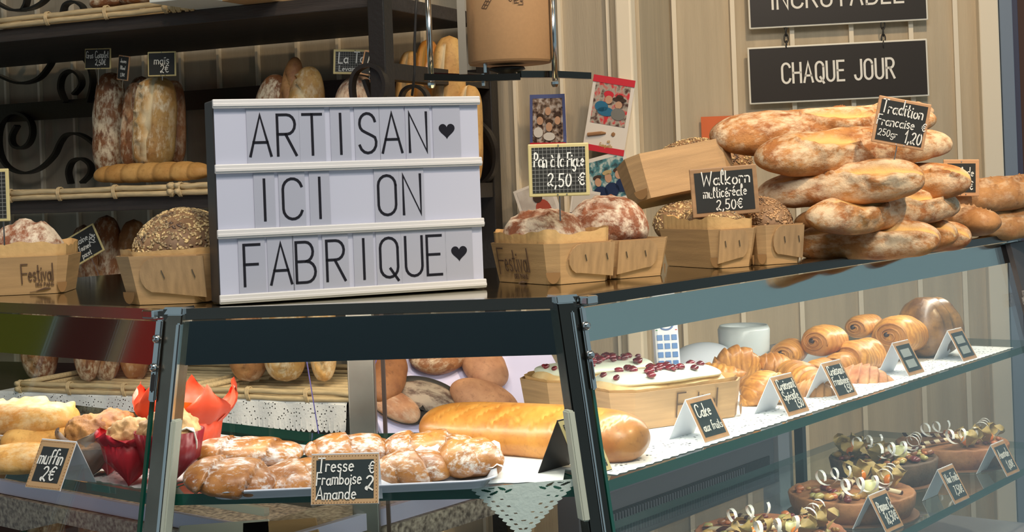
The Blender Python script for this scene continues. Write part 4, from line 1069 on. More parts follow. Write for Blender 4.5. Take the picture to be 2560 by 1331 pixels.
def seeds(par, L, W, H, n, m, zmin=.1, cols=None, size=.0027):
    bm = bmesh.new()
    dp = par.data; vs = [v for v in dp.vertices]
    fs = [p for p in dp.polygons if p.normal.z > zmin-.2]
    ar = [p.area for p in fs]; tot = sum(ar); pick = rnd.choices(fs, ar, k=n)
    for p in pick:
        a = [dp.vertices[i].co for i in p.vertices]; u, v = rnd.random(), rnd.random()
        q = a[0].lerp(a[1], u).lerp(a[-1].lerp(a[2], u), v)
        ez = p.normal.to_track_quat('Z', 'Y').to_matrix().to_4x4() @ Matrix.Rotation(rnd.random()*6.28, 4, 'Z')
        s = size*rnd.uniform(.7, 1.2); blob(bm, q+p.normal*s*.12, (s, s*.58, s*.42), 1, M=ez)
    o = link('seed_topping', bm, m, par, smooth=True); o['kind'] = 'stuff'; return o
M_seed = mat('pale_seeds', (.85,.62,.30), .4, col2=(.12,.07,.05), vscale=70, coat=.2)
M_seed2 = mat('mixed_seeds', (.60,.36,.18), .4, col2=(.07,.04,.03), vscale=60, coat=.2)
def boxed_loaf(label, o, yaw, W, L, H, z0, hh, mt, name='boxed_loaf', wf=.98, dx=0, pitch=0, seed_n=0, sm=None, **kw):
    """loaf whose length runs along the box's length"""
    M = frame(o, yaw) @ Matrix.Translation((W/2+dx, L/2, z0)) @ Matrix.Rotation(R(90), 4, 'Z') @ Matrix.Rotation(R(pitch), 4, 'Y')
    Hh = 2*hh/1.7
    kw.setdefault('sdep', .006); kw.setdefault('ear', .3)
    bm = loaf_bm(L*1.0, W*wf, Hh, **kw)
    ob = link(name, bm, mt, smooth=True, M=M); tag(ob, label, 'bread')
    if seed_n: seeds(ob, L, W, Hh, seed_n, sm or M_seed)
    return ob
# left: seeded loaf
o = G(312, 764, ZT+.0005)
bread_box('poplar wood bread box holding the round seeded loaf, left of the light box', o, -3, .098, .17, .056, flap='l', ch=.022, flare=.012, rise=.006)
boxed_loaf('round dark loaf crusted with pale seeds in the box left of the light box', o+Vector((-.004,0,0)), -3, .106, .17, .09, .010, .098, B_seed, name='seeded_loaf', wf=1.06, k=2.4, q=.5, lump=.03, seed_n=1900, n=48, m=40)
# far left: fig loaf
o = G(-60, 742, ZT+.0005)
bread_box('poplar bread box printed Festival at the left edge of the photo', o, 6, .112, .10, .050, flap=None, ch=.012, flare=.008, prints=[('y', .019, .74, .75)], rise=.016)
boxed_loaf('floured reddish fig loaf in the box at the left edge', o, 6, .115, .11, .09, .018, .082, B_fig, name='fig_loaf', wf=.85, k=2.3, q=.5, lump=.04, flour=1, ftop=.5, slashes=[(-.03,-.02,.04,.0,.008),(-.03,.015,.04,.03,.007)], n=48, m=40)
# right of the light box: two boxes with floured fig loaves
yw = 33
o = G(1383, 713, ZT+.0005)
bread_box('poplar bread box printed Festival with amber paper, under the fig price sign', o, yw, .088, .130, .049, flap='l', ch=.014, flare=.008, prints=[('x', .024, .56, 1)], rise=.014)
boxed_loaf('floured fig loaf with the price pin in it, left of the rounder one', o+Vector((-.012,.01,0)), yw, .095, .130, .07, .024, .068, B_fig, name='fig_loaf', wf=.94, k=2.3, lump=.04, flour=1, ftop=.6, slashes=[(-.04,-.02,.04,.01,.008),(-.03,.02,.04,.03,.008)], seed=3)
o2 = frame_pt(o, yw, .100, .012, 0)
bread_box('second poplar bread box right of the Festival printed one, with rounded stapled flap', o2, yw, .082, .13, .048, flap='r', ch=.012, flare=.008, liner=False)
boxed_loaf('rounder floured loaf with curved slashes in the second poplar box', o2, yw, .082, .13, .07, .026, .078, B_fig, name='fig_loaf', wf=1.06, k=2.2, lump=.03, flour=1, ftop=.7, slashes=[(-.04,-.012,.035,.012,.007),(-.02,-.035,.05,-.01,.007),(-.05,.02,.0,.035,.006)], seed=9)
# walkorn boxes
o = G(1790, 672, ZT+.0005)
bread_box('poplar bread box with amber paper and seeded bread, left half of the Walkorn pair', o, 26, .062, .13, .052, flap='r', ch=.012, flare=.008, rise=.016)
boxed_loaf('seeded loaf below and left of the Walkorn sign', o, 26, .078, .13, .07, .022, .062, B_seed, name='seeded_loaf', k=2.4, seed_n=800, sm=M_seed)
o2 = frame_pt(o, 26, .078, .005, 0)
bread_box('poplar bread box with rounded stapled flap beside the lowest baguettes', o2, 26, .066, .13, .054, flap='l', ch=.010, flare=.008, liner=False)
boxed_loaf('reddish seeded loaf below and right of the Walkorn sign', o2, 26, .082, .13, .07, .022, .070, B_seed, name='seeded_loaf', k=2.4, seed_n=1100, sm=M_seed2, dx=-.004)
# tilted box lying on the others with a seeded loaf behind
o = P(1604, 500, 2.12)
bread_box('poplar bread box tipped on its side behind the Walkorn sign', o, 10, .150, .075, .066, flare=.006, ch=.018, flap=None, roll=-9, pitch=-14, liner=False)
loaf('seeded_loaf', 'seeded loaf lying behind the tipped bread box', 'bread', P(1640, 405, 2.32), P(1880, 400, 2.34), .068, B_seed, wf=1.3, k=2.5)
seeds(C.objects[-1], 0, 0, 0, 900, M_seed)
loaf('seeded_loaf', 'seeded loaf lying in the shade left of the Walkorn sign', 'bread', P(1640, 560, 2.13), P(1800, 556, 2.16), .062, B_seed, wf=1.2, k=2.6)
seeds(C.objects[-1], 0, 0, 0, 700, M_seed)

# ================================================================ baguette pile
def bag(label, x1, y1, x2, y2, D1, D2, h, mt=B_trad, **kw):
    kw.setdefault('wf', 1.2); kw.setdefault('up', (0, -.55, 1)); kw.setdefault('k', 4.2); kw.setdefault('q', .46); kw.setdefault('n', 130); kw.setdefault('m', 48)
    kw.setdefault('flour', 1); kw.setdefault('ftop', .25); kw.setdefault('sdep', .009); kw.setdefault('lump', .06)
    if isinstance(kw.get('slashes'), list): kw['slashes'] = [(a, b+.006, c, d+.006, w_*1.75) for a, b, c, d, w_ in kw['slashes']]
    return bloaf('baguette', label, x1, y1, x2, y2, D1, D2, h, mt, **kw)
bag('topmost pale floury baguette of the pile', 1782, 340, 2338, 290, 2.16, 2.34, 92, slashes=[(-.06,-.010,.06,-.022,.008),(.04,-.006,.15,-.02,.006)], taper=-.22, bend=-.006)
bag('rear baguette peeping over the topmost one', 1960, 302, 2334, 274, 2.34, 2.44, 44, slashes=lambda L: diag_slashes(L, 3))
bag('second baguette from the top, with a wide curled slash at its left end', 1896, 396, 2375, 350, 2.06, 2.22, 96, slashes=[(-.115,-.012,-.03,-.024,.010),(.0,-.01,.10,-.02,.006)], taper=-.14)
bag('long pale baguette ending in a rounded floury tip in the middle of the pile', 1890, 482, 2312, 440, 2.12, 2.05, 92, slashes=[(.0,-.012,.12,-.02,.008),(-.12,-.006,-.02,-.016,.006)], taper=.14)
bag('browner baguette whose tip sticks out right of the rounded floury tip', 2050, 470, 2428, 448, 2.24, 2.15, 86, slashes=[(.06,-.012,.13,.0,.006),(.09,-.02,.16,-.01,.005)], ftop=-.1)
bag('baguette with a reddish open slash at its left end, fourth layer of the pile', 2028, 545, 2392, 505, 2.02, 2.20, 86, slashes=[(-.12,-.004,-.04,-.022,.011),(.0,-.01,.09,-.02,.006)], taper=-.08)
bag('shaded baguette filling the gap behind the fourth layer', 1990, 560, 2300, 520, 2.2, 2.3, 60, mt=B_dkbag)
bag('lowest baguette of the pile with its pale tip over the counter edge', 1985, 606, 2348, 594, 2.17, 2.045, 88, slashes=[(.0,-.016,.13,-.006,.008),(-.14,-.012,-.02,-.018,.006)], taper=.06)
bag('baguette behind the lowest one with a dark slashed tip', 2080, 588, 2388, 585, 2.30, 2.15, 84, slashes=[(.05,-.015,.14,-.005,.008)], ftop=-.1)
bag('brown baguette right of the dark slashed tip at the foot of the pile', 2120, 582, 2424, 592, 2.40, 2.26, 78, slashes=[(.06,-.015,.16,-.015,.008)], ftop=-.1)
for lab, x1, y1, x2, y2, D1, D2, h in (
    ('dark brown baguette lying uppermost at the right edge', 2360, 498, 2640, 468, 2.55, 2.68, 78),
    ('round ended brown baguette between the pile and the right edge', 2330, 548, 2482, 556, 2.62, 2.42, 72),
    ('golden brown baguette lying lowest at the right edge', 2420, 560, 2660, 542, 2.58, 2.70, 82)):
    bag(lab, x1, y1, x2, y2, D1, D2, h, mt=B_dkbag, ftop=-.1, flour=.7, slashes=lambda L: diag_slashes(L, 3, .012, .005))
# ================================================================ LED tubes under the counter top
LS0 = lean(ZS)-.02
for nm, seg, s0, s1, pw in (('left', 0, .03, .60, 1.5), ('middle', 1, .03, .41, .75), ('right', 2, .03, 1.30, 2.6)):
    if seg == 0: a, b = lp(s0, -.045), lp(s1, -.045); n_ = nL
    elif seg == 1: a, b = CL0+dC*s0-nC*.045, CL0+dC*s1-nC*.045; n_ = nC
    else: a, b = rp(s0, -.045), rp(s1, -.045); n_ = nR
    d = bpy.data.lights.new('case_led_'+nm, 'AREA'); d.shape = 'RECTANGLE'; d.size = (b-a).length; d.size_y = .02; d.energy = pw; d.color = (1.0, .95, .86)
    o = bpy.data.objects.new('case_led_'+nm, d); C.objects.link(o)
    m_ = (a+b)/2; z = Vector((n_.x*.45, n_.y*.45, 1)).normalized(); x = Vector(((b-a).x, (b-a).y, 0)).normalized(); y = z.cross(x)
    o.matrix_world = Matrix(((x.x,y.x,z.x,m_.x),(x.y,y.y,z.y,m_.y),(x.z,y.z,z.z,ZT-.022),(0,0,0,1)))

a, b = rp(.05, LS0), rp(1.28, LS0)
d = bpy.data.lights.new('case_led_lower', 'AREA'); d.shape = 'RECTANGLE'; d.size = (b-a).length; d.size_y = .015; d.energy = 1.1; d.color = (1, .95, .86)  # fill light added for the dim lower shelf, no tube known there
o = bpy.data.objects.new('case_led_lower', d); C.objects.link(o); m_ = (a+b)/2; z = Vector((nR.x*.5, nR.y*.5, 1)).normalized(); x = Vector(((b-a).x, (b-a).y, 0)).normalized(); y = z.cross(x)
o.matrix_world = Matrix(((x.x,y.x,z.x,m_.x),(x.y,y.y,z.y,m_.y),(x.z,y.z,z.z,ZS-.016),(0,0,0,1)))

# ================================================================ unseen panels added on the left to colour the left valance's reflection
for nm, lab, y0, y1, z0, z1, col in (('stall_curtain', 'olive cloth curtain of the neighbouring stall', 2.10, 3.6, .9, 2.6, (.30,.27,.02)),
                             ('stall_banner', 'dark red banner of the neighbouring stall', 1.93, 2.09, .9, 2.6, (.18,.025,.02)),
                             ('stall_post', 'cream post of the neighbouring stall', 1.895, 1.925, .0, 2.6, (.75,.50,.28)),
                             ('stall_cloth', 'bright red cloth of the neighbouring stall', .6, 1.89, .9, 2.6, (.80,.05,.04))):
    bm = bmesh.new(); box(bm, (0, 0, (z1-z0)/2), (.04, y1-y0, z1-z0), bev=.005)
    tag(link(nm, bm, mat(nm+'_cloth', col, .7), M=Matrix.Translation((-3.0, (y0+y1)/2, z0))), lab, 'stall')

# ================================================================ lace papers on the glass shelves
M_lace2 = lace_mat('lace_doily', (.82,.86,.88), scale=150, thr=.25, u=(1,1,1))
def shelf_doily(label, fn, s0, s1, o0, o1, z, n=60, m_=14, band=.07):
    bm = bmesh.new(); cl = bm.verts.layers.float_color.new('mask'); g = []
    for j in range(m_+1):
        row = []
        for i in range(n+1):
            off = o0+(o1-o0)*j/m_; s = s0+(s1-s0)*i/n
            if j == 0: off -= .003*abs(math.sin(i*1.57))
            p = fn(s, off); v = bm.verts.new((p.x, p.y, z)); d = abs(off-o0)
            v[cl] = (1 if (d < .006 or d > band) else 0, 0, 0, 1); row.append(v)
        g.append(row)
    for a, b in zip(g, g[1:]):
        for i in range(n): bm.faces.new((a[i], a[i+1], b[i+1], b[i]))
    return tag(rebase(link('lace_paper', bm, M_lace2)), label, 'paper')
def cp(s, off): return CL0+dC*s+nC*off
LS = lean(ZS)
shelf_doily('white lace paper under the muffins on the left glass shelf', lp, .02, .60, LS-.022, LS-.30, ZS+.0008)
shelf_doily('white lace paper under the cakes and croissants on the right glass shelf', rp, .035, 1.28, LS-.020, LS-.31, ZS+.0008, n=140)
shelf_doily('plain white paper under the long golden loaf on the middle glass shelf', cp, .17, .425, LS-.03, LS-.27, ZS+.0006, n=20, band=.0)
# corner of a doily hanging over the middle shelf edge
bm = bmesh.new(); cl = bm.verts.layers.float_color.new('mask'); o_ = v3(cp(0, LS-.010), ZS)
pA, pB, pC = [onplane(*q, v3(cp(.3, LS-.0085), ZS), Vector((nC.x, nC.y, 0))) for q in ((1183, 1222), (1446, 1196), (1306, 1345))]
N_ = 96; gr = {}
def punched(u, w):          # u across the top edge (0..1), w down towards the tip (0..1)
    half = (1-w)/2; l, r = abs(u-(.5-half)), abs((.5+half)-u); e = min(l, r)
    if abs(e-.055) < .014 and ((w*11) % 1) < .32 and w > .12: return True
    if abs(e-.15) < .012 and ((w*7+.3) % 1) < .18 and w > .25: return True
    if w < .26:
        for cu, cw, ru, rw, an in ((.12,.07,.055,.018,.5),(.20,.13,.045,.020,-.6),(.27,.06,.05,.018,.7),(.17,.04,.03,.014,0),(.73,.06,.05,.018,-.7),(.80,.13,.045,.020,.6),(.88,.07,.055,.018,-.5),(.83,.04,.03,.014,0),(.66,.11,.04,.018,.6),(.34,.11,.04,.018,-.6)):
            x, y = u-cu, (w-cw)*.9; c_, s_ = math.cos(an), math.sin(an)
            if ((x*c_+y*s_)/ru)**2+((-x*s_+y*c_)/rw)**2 < 1: return True
    return False
for i in range(N_+1):
    for j in range(N_+1-i):
        a, b = i/N_, j/N_; c = 1-a-b; p = pA*c+pB*a+pC*b
        sc_ = .0035*abs(math.sin(j*.42)) if (i == 0 or i == N_-j) else 0
        sd = (pB-pA).normalized()*(-1 if i == 0 else 1)
        p = p+sd*sc_+Vector((0, .0015*math.sin(a*5+b*3), 0)); v = bm.verts.new(p); v[cl] = (1, 0, 0, 1); gr[i, j] = v
for i in range(N_):
    for j in range(N_-i):
        u, w_ = (i+.33)/N_+.5*(j+.33)/N_, (j+.33)/N_
        if punched(u, w_): continue
        bm.faces.new((gr[i, j], gr[i+1, j], gr[i, j+1]))
        if i+j < N_-1: bm.faces.new((gr[i+1, j], gr[i+1, j+1], gr[i, j+1]))
for v in [v for v in bm.verts if not v.link_faces]: bm.verts.remove(v)
tag(rebase(link('doily', bm, lace_mat('lace_corner', (.74,.80,.78), scale=75, thr=.27), smooth=True)), 'pointed corner of a lace doily hanging over the edge of the middle glass shelf', 'doily')

# ================================================================ tent cards
M_card = mat('white_card', (.80,.83,.88), .5); F_ct = mat('orange_wood_print', (.60,.34,.17), .55, var=.25, vscale=30); F_leather = mat('stitched_tan_print', (.52,.33,.17), .55)
M_slate2 = mat('printed_slate', (.03,.042,.045), .35)
def tent(label, px, py, z, yaw, w, h, lines, fr=F_ct, spread=.024, border=.09, stitch=False, card=None, grid=False):
    o = G(px, py, z+.001) if not isinstance(px, Vector) else px
    t = thing('tent_card', frame(o, yaw) @ Matrix.Translation((0, spread, 0)), label, 'price card')
    a = math.degrees(math.atan2(spread, h)); l = math.hypot(spread, h)
    Mf = Matrix.Translation((0, -spread, 0)) @ Matrix.Rotation(R(-a), 4, 'X'); Mb = Matrix.Translation((0, spread, 0)) @ Matrix.Rotation(R(a), 4, 'X')
    bm = bmesh.new(); box(bm, (0, .0004, l/2), (w, .0008, l), Mf); link('front_leaf', bm, card or M_card, t)
    bm = bmesh.new(); box(bm, (0, -.0004, l/2), (w, .0008, l), Mb); link('back_leaf', bm, card or M_card, t)
    bm = bmesh.new(); box(bm, (0, -.0003, l*.49), (w*.99, .0006, l*.96), Mf); link('face_border', bm, fr, t)
    b = border*w
    bm = bmesh.new(); box(bm, (0, -.0008, l*.49), (w-2*b, .0006, l*.96-2*b), Mf); link('slate', bm, M_slate2 if not card else M_grid, t)
    if stitch:
        bm = bmesh.new()
        for i in range(22):
            x = -w*.46+w*.92*i/21
            for zz in (l*.49-l*.455, l*.49+l*.455): blob(bm, Mf @ Vector((x, -.0008, zz)), (.0005,)*3, 1)
        for i in range(15):
            zz = l*.49-l*.44+l*.88*i/14
            for x in (-w*.465, w*.465): blob(bm, Mf @ Vector((x, -.0008, zz)), (.0005,)*3, 1)
        s_ = link('stitching', bm, mat('brown_stitch', (.22,.10,.04), .7), t); s_['kind'] = 'stuff'
    bm = bmesh.new()
    for s, x, zz, hh, *r in lines:
        xs = r[0] if r else .9; tw = text_width(s)*hh*l*xs; room = (w-2*b)*.95-abs(x)*w*.5
        if tw > room: xs *= room/tw
        write(bm, s, x*w/2, zz*l/2+l*.49, hh*l, max(.0007, hh*l*.10), y=-.0016, th=.0004, xs=xs, jit=.05, slant=.08, M=Mf)
    if lines: link('lettering', bm, M_chalk, t)
    return t
tent('stitched tan and black tent card reading muffin 2 € in the left case', 106, 1224, ZS, YL+8, .056, .050, [('muffin', -.05, .3, .30, 1.0), ('2€', .1, -.35, .32, 1.1)], fr=F_leather, border=.13, stitch=True, spread=.026)
tent('white back of a tent card cut off by the left edge of the photo', -25, 1195, ZS, YL+8, .05, .045, [], fr=F_leather)
tent('large stitched tan tent card Tresse Framboise Amande 2 € in front of the white tray', 862, 1262, ZS-.004, -4, .070, .050, [('Tresse', -.28, .55, .27, .9), ('Framboise', -.18, .02, .25, .8), ('Amande', -.26, -.55, .25, .9), ('€', .78, .45, .25), ('2', .72, -.15, .32, 1.1)], fr=F_leather, border=.075, stitch=True, spread=.013)
tent('black tent card seen edge on behind the right corner post', G(1492, 1186, ZS+.001), 0, 0, YR-3, .055, .060, [], fr=F_yel, spread=.030, card=M_blk)
for lab, px, py, z, w, h, lines in (
    ('tent card beginning Cake in front of the Festival box with cranberries', 1794, 1099, ZS, .056, .050, [('Cake', -.2, .35, .27, .9), ('aux fruits', .0, -.35, .20, .8)]),
    ('tent card Croissant Spéciale 1,50 in front of the plain croissants', 1998, 1035, ZS, .056, .050, [('Croissant', -.05, .5, .25, .8), ('Spéciale', -.1, -.05, .22, .8), ('1,50', .35, -.5, .22)]),
    ('tent card Croissant Framboise 1,50 beside the brown pointed croissant', 2121, 995, ZS, .056, .050, [('Croissant', -.05, .5, .25, .8), ('Framboise', -.05, -.05, .22, .8), ('1,50', .35, -.5, .22)]),
    ('tent card with grey panels between the chocolate rolls and the dark loaf', 2292, 936, ZS, .056, .050, []),
    ('tent card with grey panels standing rightmost on the upper glass shelf', 2426, 900, ZS, .056, .050, []),
    ('tent card Pignons Co 16,50€ in front of the second tart', 2238, 1325, ZL, .054, .050, [('Pignons Co', .0, .3, .26, .75), ('16,50€', .1, -.35, .27, .8)]),
    ('tent card Noix with price 7,50 in front of the dark tart', 2406, 1254, ZL, .054, .050, [('Noix Fruits', .0, .35, .24, .75), ('7,50€', .1, -.35, .26, .8)]),
    ('tent card standing rightmost on the lower glass shelf', 2534, 1186, ZL, .054, .050, [('Amande', -.1, .3, .24, .8), ('1,60€', .1, -.4, .24, .8)])):
    t = tent(lab, px, py, z, YR-2, w, h, lines, spread=.026)
    if not lines:
        Mf = Matrix.Translation((0, -.026, 0)) @ Matrix.Rotation(-math.atan2(.026, h), 4, 'X')
        for zz in (.036, .018):
            bm = bmesh.new(); box(bm, (-.002, -.0014, zz), (.030, .0004, .013), Mf); link('grey_panel', bm, mat('grey_print', (.38,.42,.42), .5), t)

# ================================================================ tray with sugared raspberry braids
FL, FR, BR = G(508, 1262, ZS), G(1236, 1230, ZS), G(1345, 1158, ZS)
xa = (FR-FL).normalized(); ya = Vector((-xa.y, xa.x, 0)); wT = (FR-FL).length; dT = .135
MT = Matrix(((xa.x, ya.x, 0, FL.x), (xa.y, ya.y, 0, FL.y), (0,0,1, ZS+.0012), (0,0,0,1)))
def rr_loop(x0, x1, y0, y1, r, z, n=6):
    pts = []
    for cx_, cy_, a0 in ((x1-r, y0+r, -90), (x1-r, y1-r, 0), (x0+r, y1-r, 90), (x0+r, y0+r, 180)):
        for i in range(n+1): a = R(a0+90*i/n); pts.append(Vector((cx_+r*math.cos(a), cy_+r*math.sin(a), z)))
    return pts
bm = bmesh.new(); rows_ = []
for e, z in ((0, .0), (.004, .001), (.010, .011), (.016, .0125), (.0165, .0105), (.0115, .009), (.006, .003), (.002, .002)):
    rows_.append([bm.verts.new(p) for p in rr_loop(.012-e, wT-.012+e, .012-e, dT-.012+e, .014+e, z)])
for a, b in zip(rows_, rows_[1:]):
    for i in range(len(a)): bm.faces.new((a[i], a[(i+1) % len(a)], b[(i+1) % len(a)], b[i]))
bm.faces.new(rows_[0][::-1]); bm.faces.new(rows_[-1])
tag(link('serving_tray', bm, mat('white_melamine', (.66,.72,.84), .18, coat=.4), smooth=True, M=MT), 'white rimmed tray carrying the sugared braided pastries', 'tray')
bm = bmesh.new(); n = 16; g = []
for i in range(n+1):
    row = []
    for j in range(7): 
        x = wT-.085+.095*i/n+rnd.uniform(-.002,.002)*(j in (0,6)); y = .055+.085*j/6+rnd.uniform(-.003,.003)*(i in (0,n))
        row.append(bm.verts.new(MT @ Vector((x, y, .014+.012*(j/6)+.002*math.sin(i*2.2+j)))))
    g.append(row)
for a, b in zip(g, g[1:]):
    for j in range(6): bm.faces.new((a[j], b[j], b[j+1], a[j+1]))
tag(rebase(link('crumpled_napkin', bm, mat('napkin_paper', (.80,.76,.72), .8), smooth=True)), 'crumpled white napkin paper sticking up at the right of the tray', 'napkin')
def braid(label, x1, y1, x2, y2, D1, D2, h, nr=3, tw=1, **kw):
    kw.setdefault('wf', 1.5); kw.setdefault('k', 3.0); kw.setdefault('q', .5)
    kw.setdefault('flour', 1)
    return loaf('braided_pastry', label, 'pastry', P(x1, y1, D1), P(x2, y2, D2), h*mpp((D1+D2)/2), B_sugar, up=(0,-.25,1), group='sugared raspberry almond braids on the tray', ridges=nr, ramp=.22, twist=tw, lump=.07, ls=30, ftop=.35, n=80, m=40, **kw)
braid('sugared braided pastry at the left end of the front row on the tray', 458, 1186, 692, 1200, 1.545, 1.55, 82, nr=2.2)
braid('sugared braided pastry left of and partly behind the Tresse card', 640, 1200, 862, 1180, 1.56, 1.60, 76, nr=2.6, tw=-1)
braid('sugared braided pastry at the left end of the back row on the tray', 478, 1128, 760, 1126, 1.65, 1.67, 64, nr=2.4)
braid('sugared braided pastry in the middle of the back row on the tray', 760, 1122, 985, 1118, 1.67, 1.68, 62, nr=2.6, tw=-1)
braid('dark baked sugared pastry at the right end of the back row', 955, 1118, 1190, 1112, 1.67, 1.70, 68, nr=2.6)
braid('sugared braided pastry just right of the Tresse card', 938, 1172, 1128, 1162, 1.57, 1.60, 72, nr=2.4, tw=-1)
braid('sugared pastry at the right end of the front row, curling backwards', 1112, 1162, 1238, 1130, 1.58, 1.64, 84, nr=2.2)
# long glossy brioche loaf
loaf('brioche_loaf', 'long glossy golden loaf running behind the right corner post', 'bread', P(1058, 1054, 1.82), P(1614, 1099, 1.665), .058, B_brioche, up=(0,-.3,1), wf=1.25, k=5, q=.40, taper=.10, slashes=lambda L: [(-.12+i*.028, -.035, -.095+i*.028, .0, .0022) for i in range(9)], lump=.012, sdep=.003, n=110, m=44, dark=.25)

# ================================================================ left case: filled breads, muffins, paper wrapped cakes
for lab, x1, y1, x2, y2, D1, D2, h, kw in (
    ('long sugary golden filled roll, uppermost at the left edge', -60, 1052, 182, 1046, 1.80, 1.72, 76, dict(flour=.5, slashes=[(-.07,.02,.07,.026,.004)])),
    ('golden filled roll with crumbly top behind the muffin card', 8, 1098, 186, 1092, 1.74, 1.71, 62, dict(lump=.10)),
    ('pale yellow filled roll lying lowest at the left edge', -40, 1148, 150, 1142, 1.71, 1.68, 66, dict(lump=.12, flour=.5)),
    ('golden roll peeping out behind the brown muffin', 175, 1066, 345, 1068, 1.86, 1.80, 52, dict())):
    kw = dict(dict(lump=.05, wf=1.4, k=4, q=.45, n=60, m=32), **kw)
    loaf('filled_roll', lab, 'pastry', P(x1, y1, D1), P(x2, y2, D2), h*mpp((D1+D2)/2), bread_mat('sugared_roll', (.58,.24,.04), (.84,.48,.14), crumb=(.9,.7,.25), flour=(.9,.74,.45), coat=.2, bump=.4, fs=140), up=(0,-.3,1), **kw)
def cup(name, label, px, py, rb, rt, h, m, petals=0, pet_m=None, top=None, pleat=24, cat='muffin', ph=.03, D=None, tilt=0, tsc=1.0):
    o = G(px, py, ZS+.0015) if D is None else P(px, py, D)
    t = thing(name, Matrix.Translation(o) @ Matrix.Rotation(R(tilt), 4, 'Y'), label, cat)
    bm = bmesh.new(); n = 72; rows_ = []
    for z, r in ((0, rb*.3), (0, rb), (h*.5, (rb+rt)/2), (h, rt), (h*.99, rt-.0012), (h*.5, (rb+rt)/2-.0012)):
        rows_.append([bm.verts.new(((r*(1+.02*math.cos(pleat*a) if z else r))*math.cos(a), (r*(1+.02*math.cos(pleat*a)) if z else r)*math.sin(a), z)) for a in [2*PI*i/n for i in range(n)]])
    for a, b in zip(rows_, rows_[1:]):
        for i in range(n): bm.faces.new((a[i], a[(i+1) % n], b[(i+1) % n], b[i]))
    bm.faces.new(rows_[0][::-1])
    link('paper_cup', bm, m, t, smooth=True)
    for p_ in range(petals):
        bm = bmesh.new(); a0 = 2*PI*(p_+.3)/petals; g = []
        for j in range(6):
            row = []
            for i in range(9):
                f = j/5; a = a0+(i/8-.5)*2*PI/petals*1.15*(1-.75*f**2); r = (rt*.96)+ph*.42*math.sin(f*2.2)+.002*math.sin(i*2+p_); row.append(bm.verts.new((r*math.cos(a), r*math.sin(a), h*.86+ph*f*1.1*(1-.30*abs(i/4-1)))))
            g.append(row)
        for a, b in zip(g, g[1:]):
            for i in range(8): bm.faces.new((a[i], a[i+1], b[i+1], b[i]))
        link('paper_petal', bm, pet_m or m, t, smooth=True)
    if top:
        bm = bmesh.new(); cl = bm.verts.layers.float_color.new('mask')
        bmesh.ops.create_icosphere(bm, subdivisions=5, radius=1)
        for v in bm.verts:
            d = 1+.16*noise.noise(v.co*2.2+Vector((px*.1,0,0)))+.08*noise.noise(v.co*7)+.03*noise.noise(v.co*18)
            v.co = Vector((v.co.x*rt*1.08*d*tsc, v.co.y*rt*1.08*d*tsc, h*.9+v.co.z*rt*.95*d*tsc*(1 if v.co.z > 0 else .35))); v[cl] = (0,.3,0,1)
        link('muffin_top', bm, top, t, smooth=True)
    return t
M_brownpaper = mat('brown_muffin_paper', (.13,.065,.035), .6); M_greypaper = mat('grey_brown_paper', (.30,.22,.17), .5)
M_redpaper = mat('red_muffin_paper', (.50,.015,.03), .45, bump=.2, bscale=40); M_orange = mat('orange_red_paper', (.85,.10,.04), .45, bump=.4, bscale=30); M_yel = mat('orange_paper_lining', (1.0,.38,.04), .5)
B_muf = bread_mat('muffin_crust', (.22,.065,.018), (.60,.27,.07), fs=80, fl=.05, bump=.8, bs=60)
cup('muffin', 'brown topped muffin in a dark paper cup behind the muffin card', 236, 1186, .024, .033, .042, M_brownpaper, 4, M_greypaper, B_muf, ph=.020)
cup('muffin', 'muffin in a glossy red paper cup left of the corner post', 335, 1205, .025, .036, .052, M_redpaper, 5, M_redpaper, bread_mat('pale_muffin', (.50,.24,.09), (.75,.48,.22), fs=80, bump=.6, fl=.2), ph=.015, tsc=.72)
cup('muffin', 'red pleated paper cup muffin half hidden behind the corner post', 428, 1212, .026, .038, .060, mat('deep_red_paper', (.24,.012,.02), .35), 0, None, bread_mat('pale_muffin', (.62,.36,.16), (.85,.66,.38)), pleat=30, tsc=.8)
cup('muffin', 'smaller red paper cup behind the brown topped muffin', 282, 1180, .024, .033, .045, M_redpaper, 0, None, B_muf)
t = cup('wrapped_cake', 'cake in crinkled orange red tulip paper right of the left corner post', 468, 1160, .034, .044, .058, M_orange, 5, M_orange, None, ph=.044, cat='cake')
bm = bmesh.new(); g = []
for i in range(9):
    a = -1.9+i*.16; g.append([bm.verts.new((.050*math.cos(a)*s, .050*math.sin(a)*s-.004, z)) for s, z in ((.80, .060), (.93, .074), (.98, .084-.0012*i))])
for a, b in zip(g, g[1:]):
    for j in range(2): bm.faces.new((a[j], b[j], b[j+1], a[j+1]))
link('orange_lining', bm, M_yel, t, smooth=True)
bm = bmesh.new(); c0 = G(462, 1170, ZS)
tube(bm, [P(448, 1078, 1.60), P(466, 1070, 1.60), P(484, 1076, 1.605), P(492, 1098, 1.61), P(493, 1118, 1.615)], .001, flat=(.008, .0012))
tag(rebase(link('ribbon', bm, mat('white_ribbon', (.85,.82,.75), .4))), 'short white ribbon arching over the red paper cup', 'ribbon')

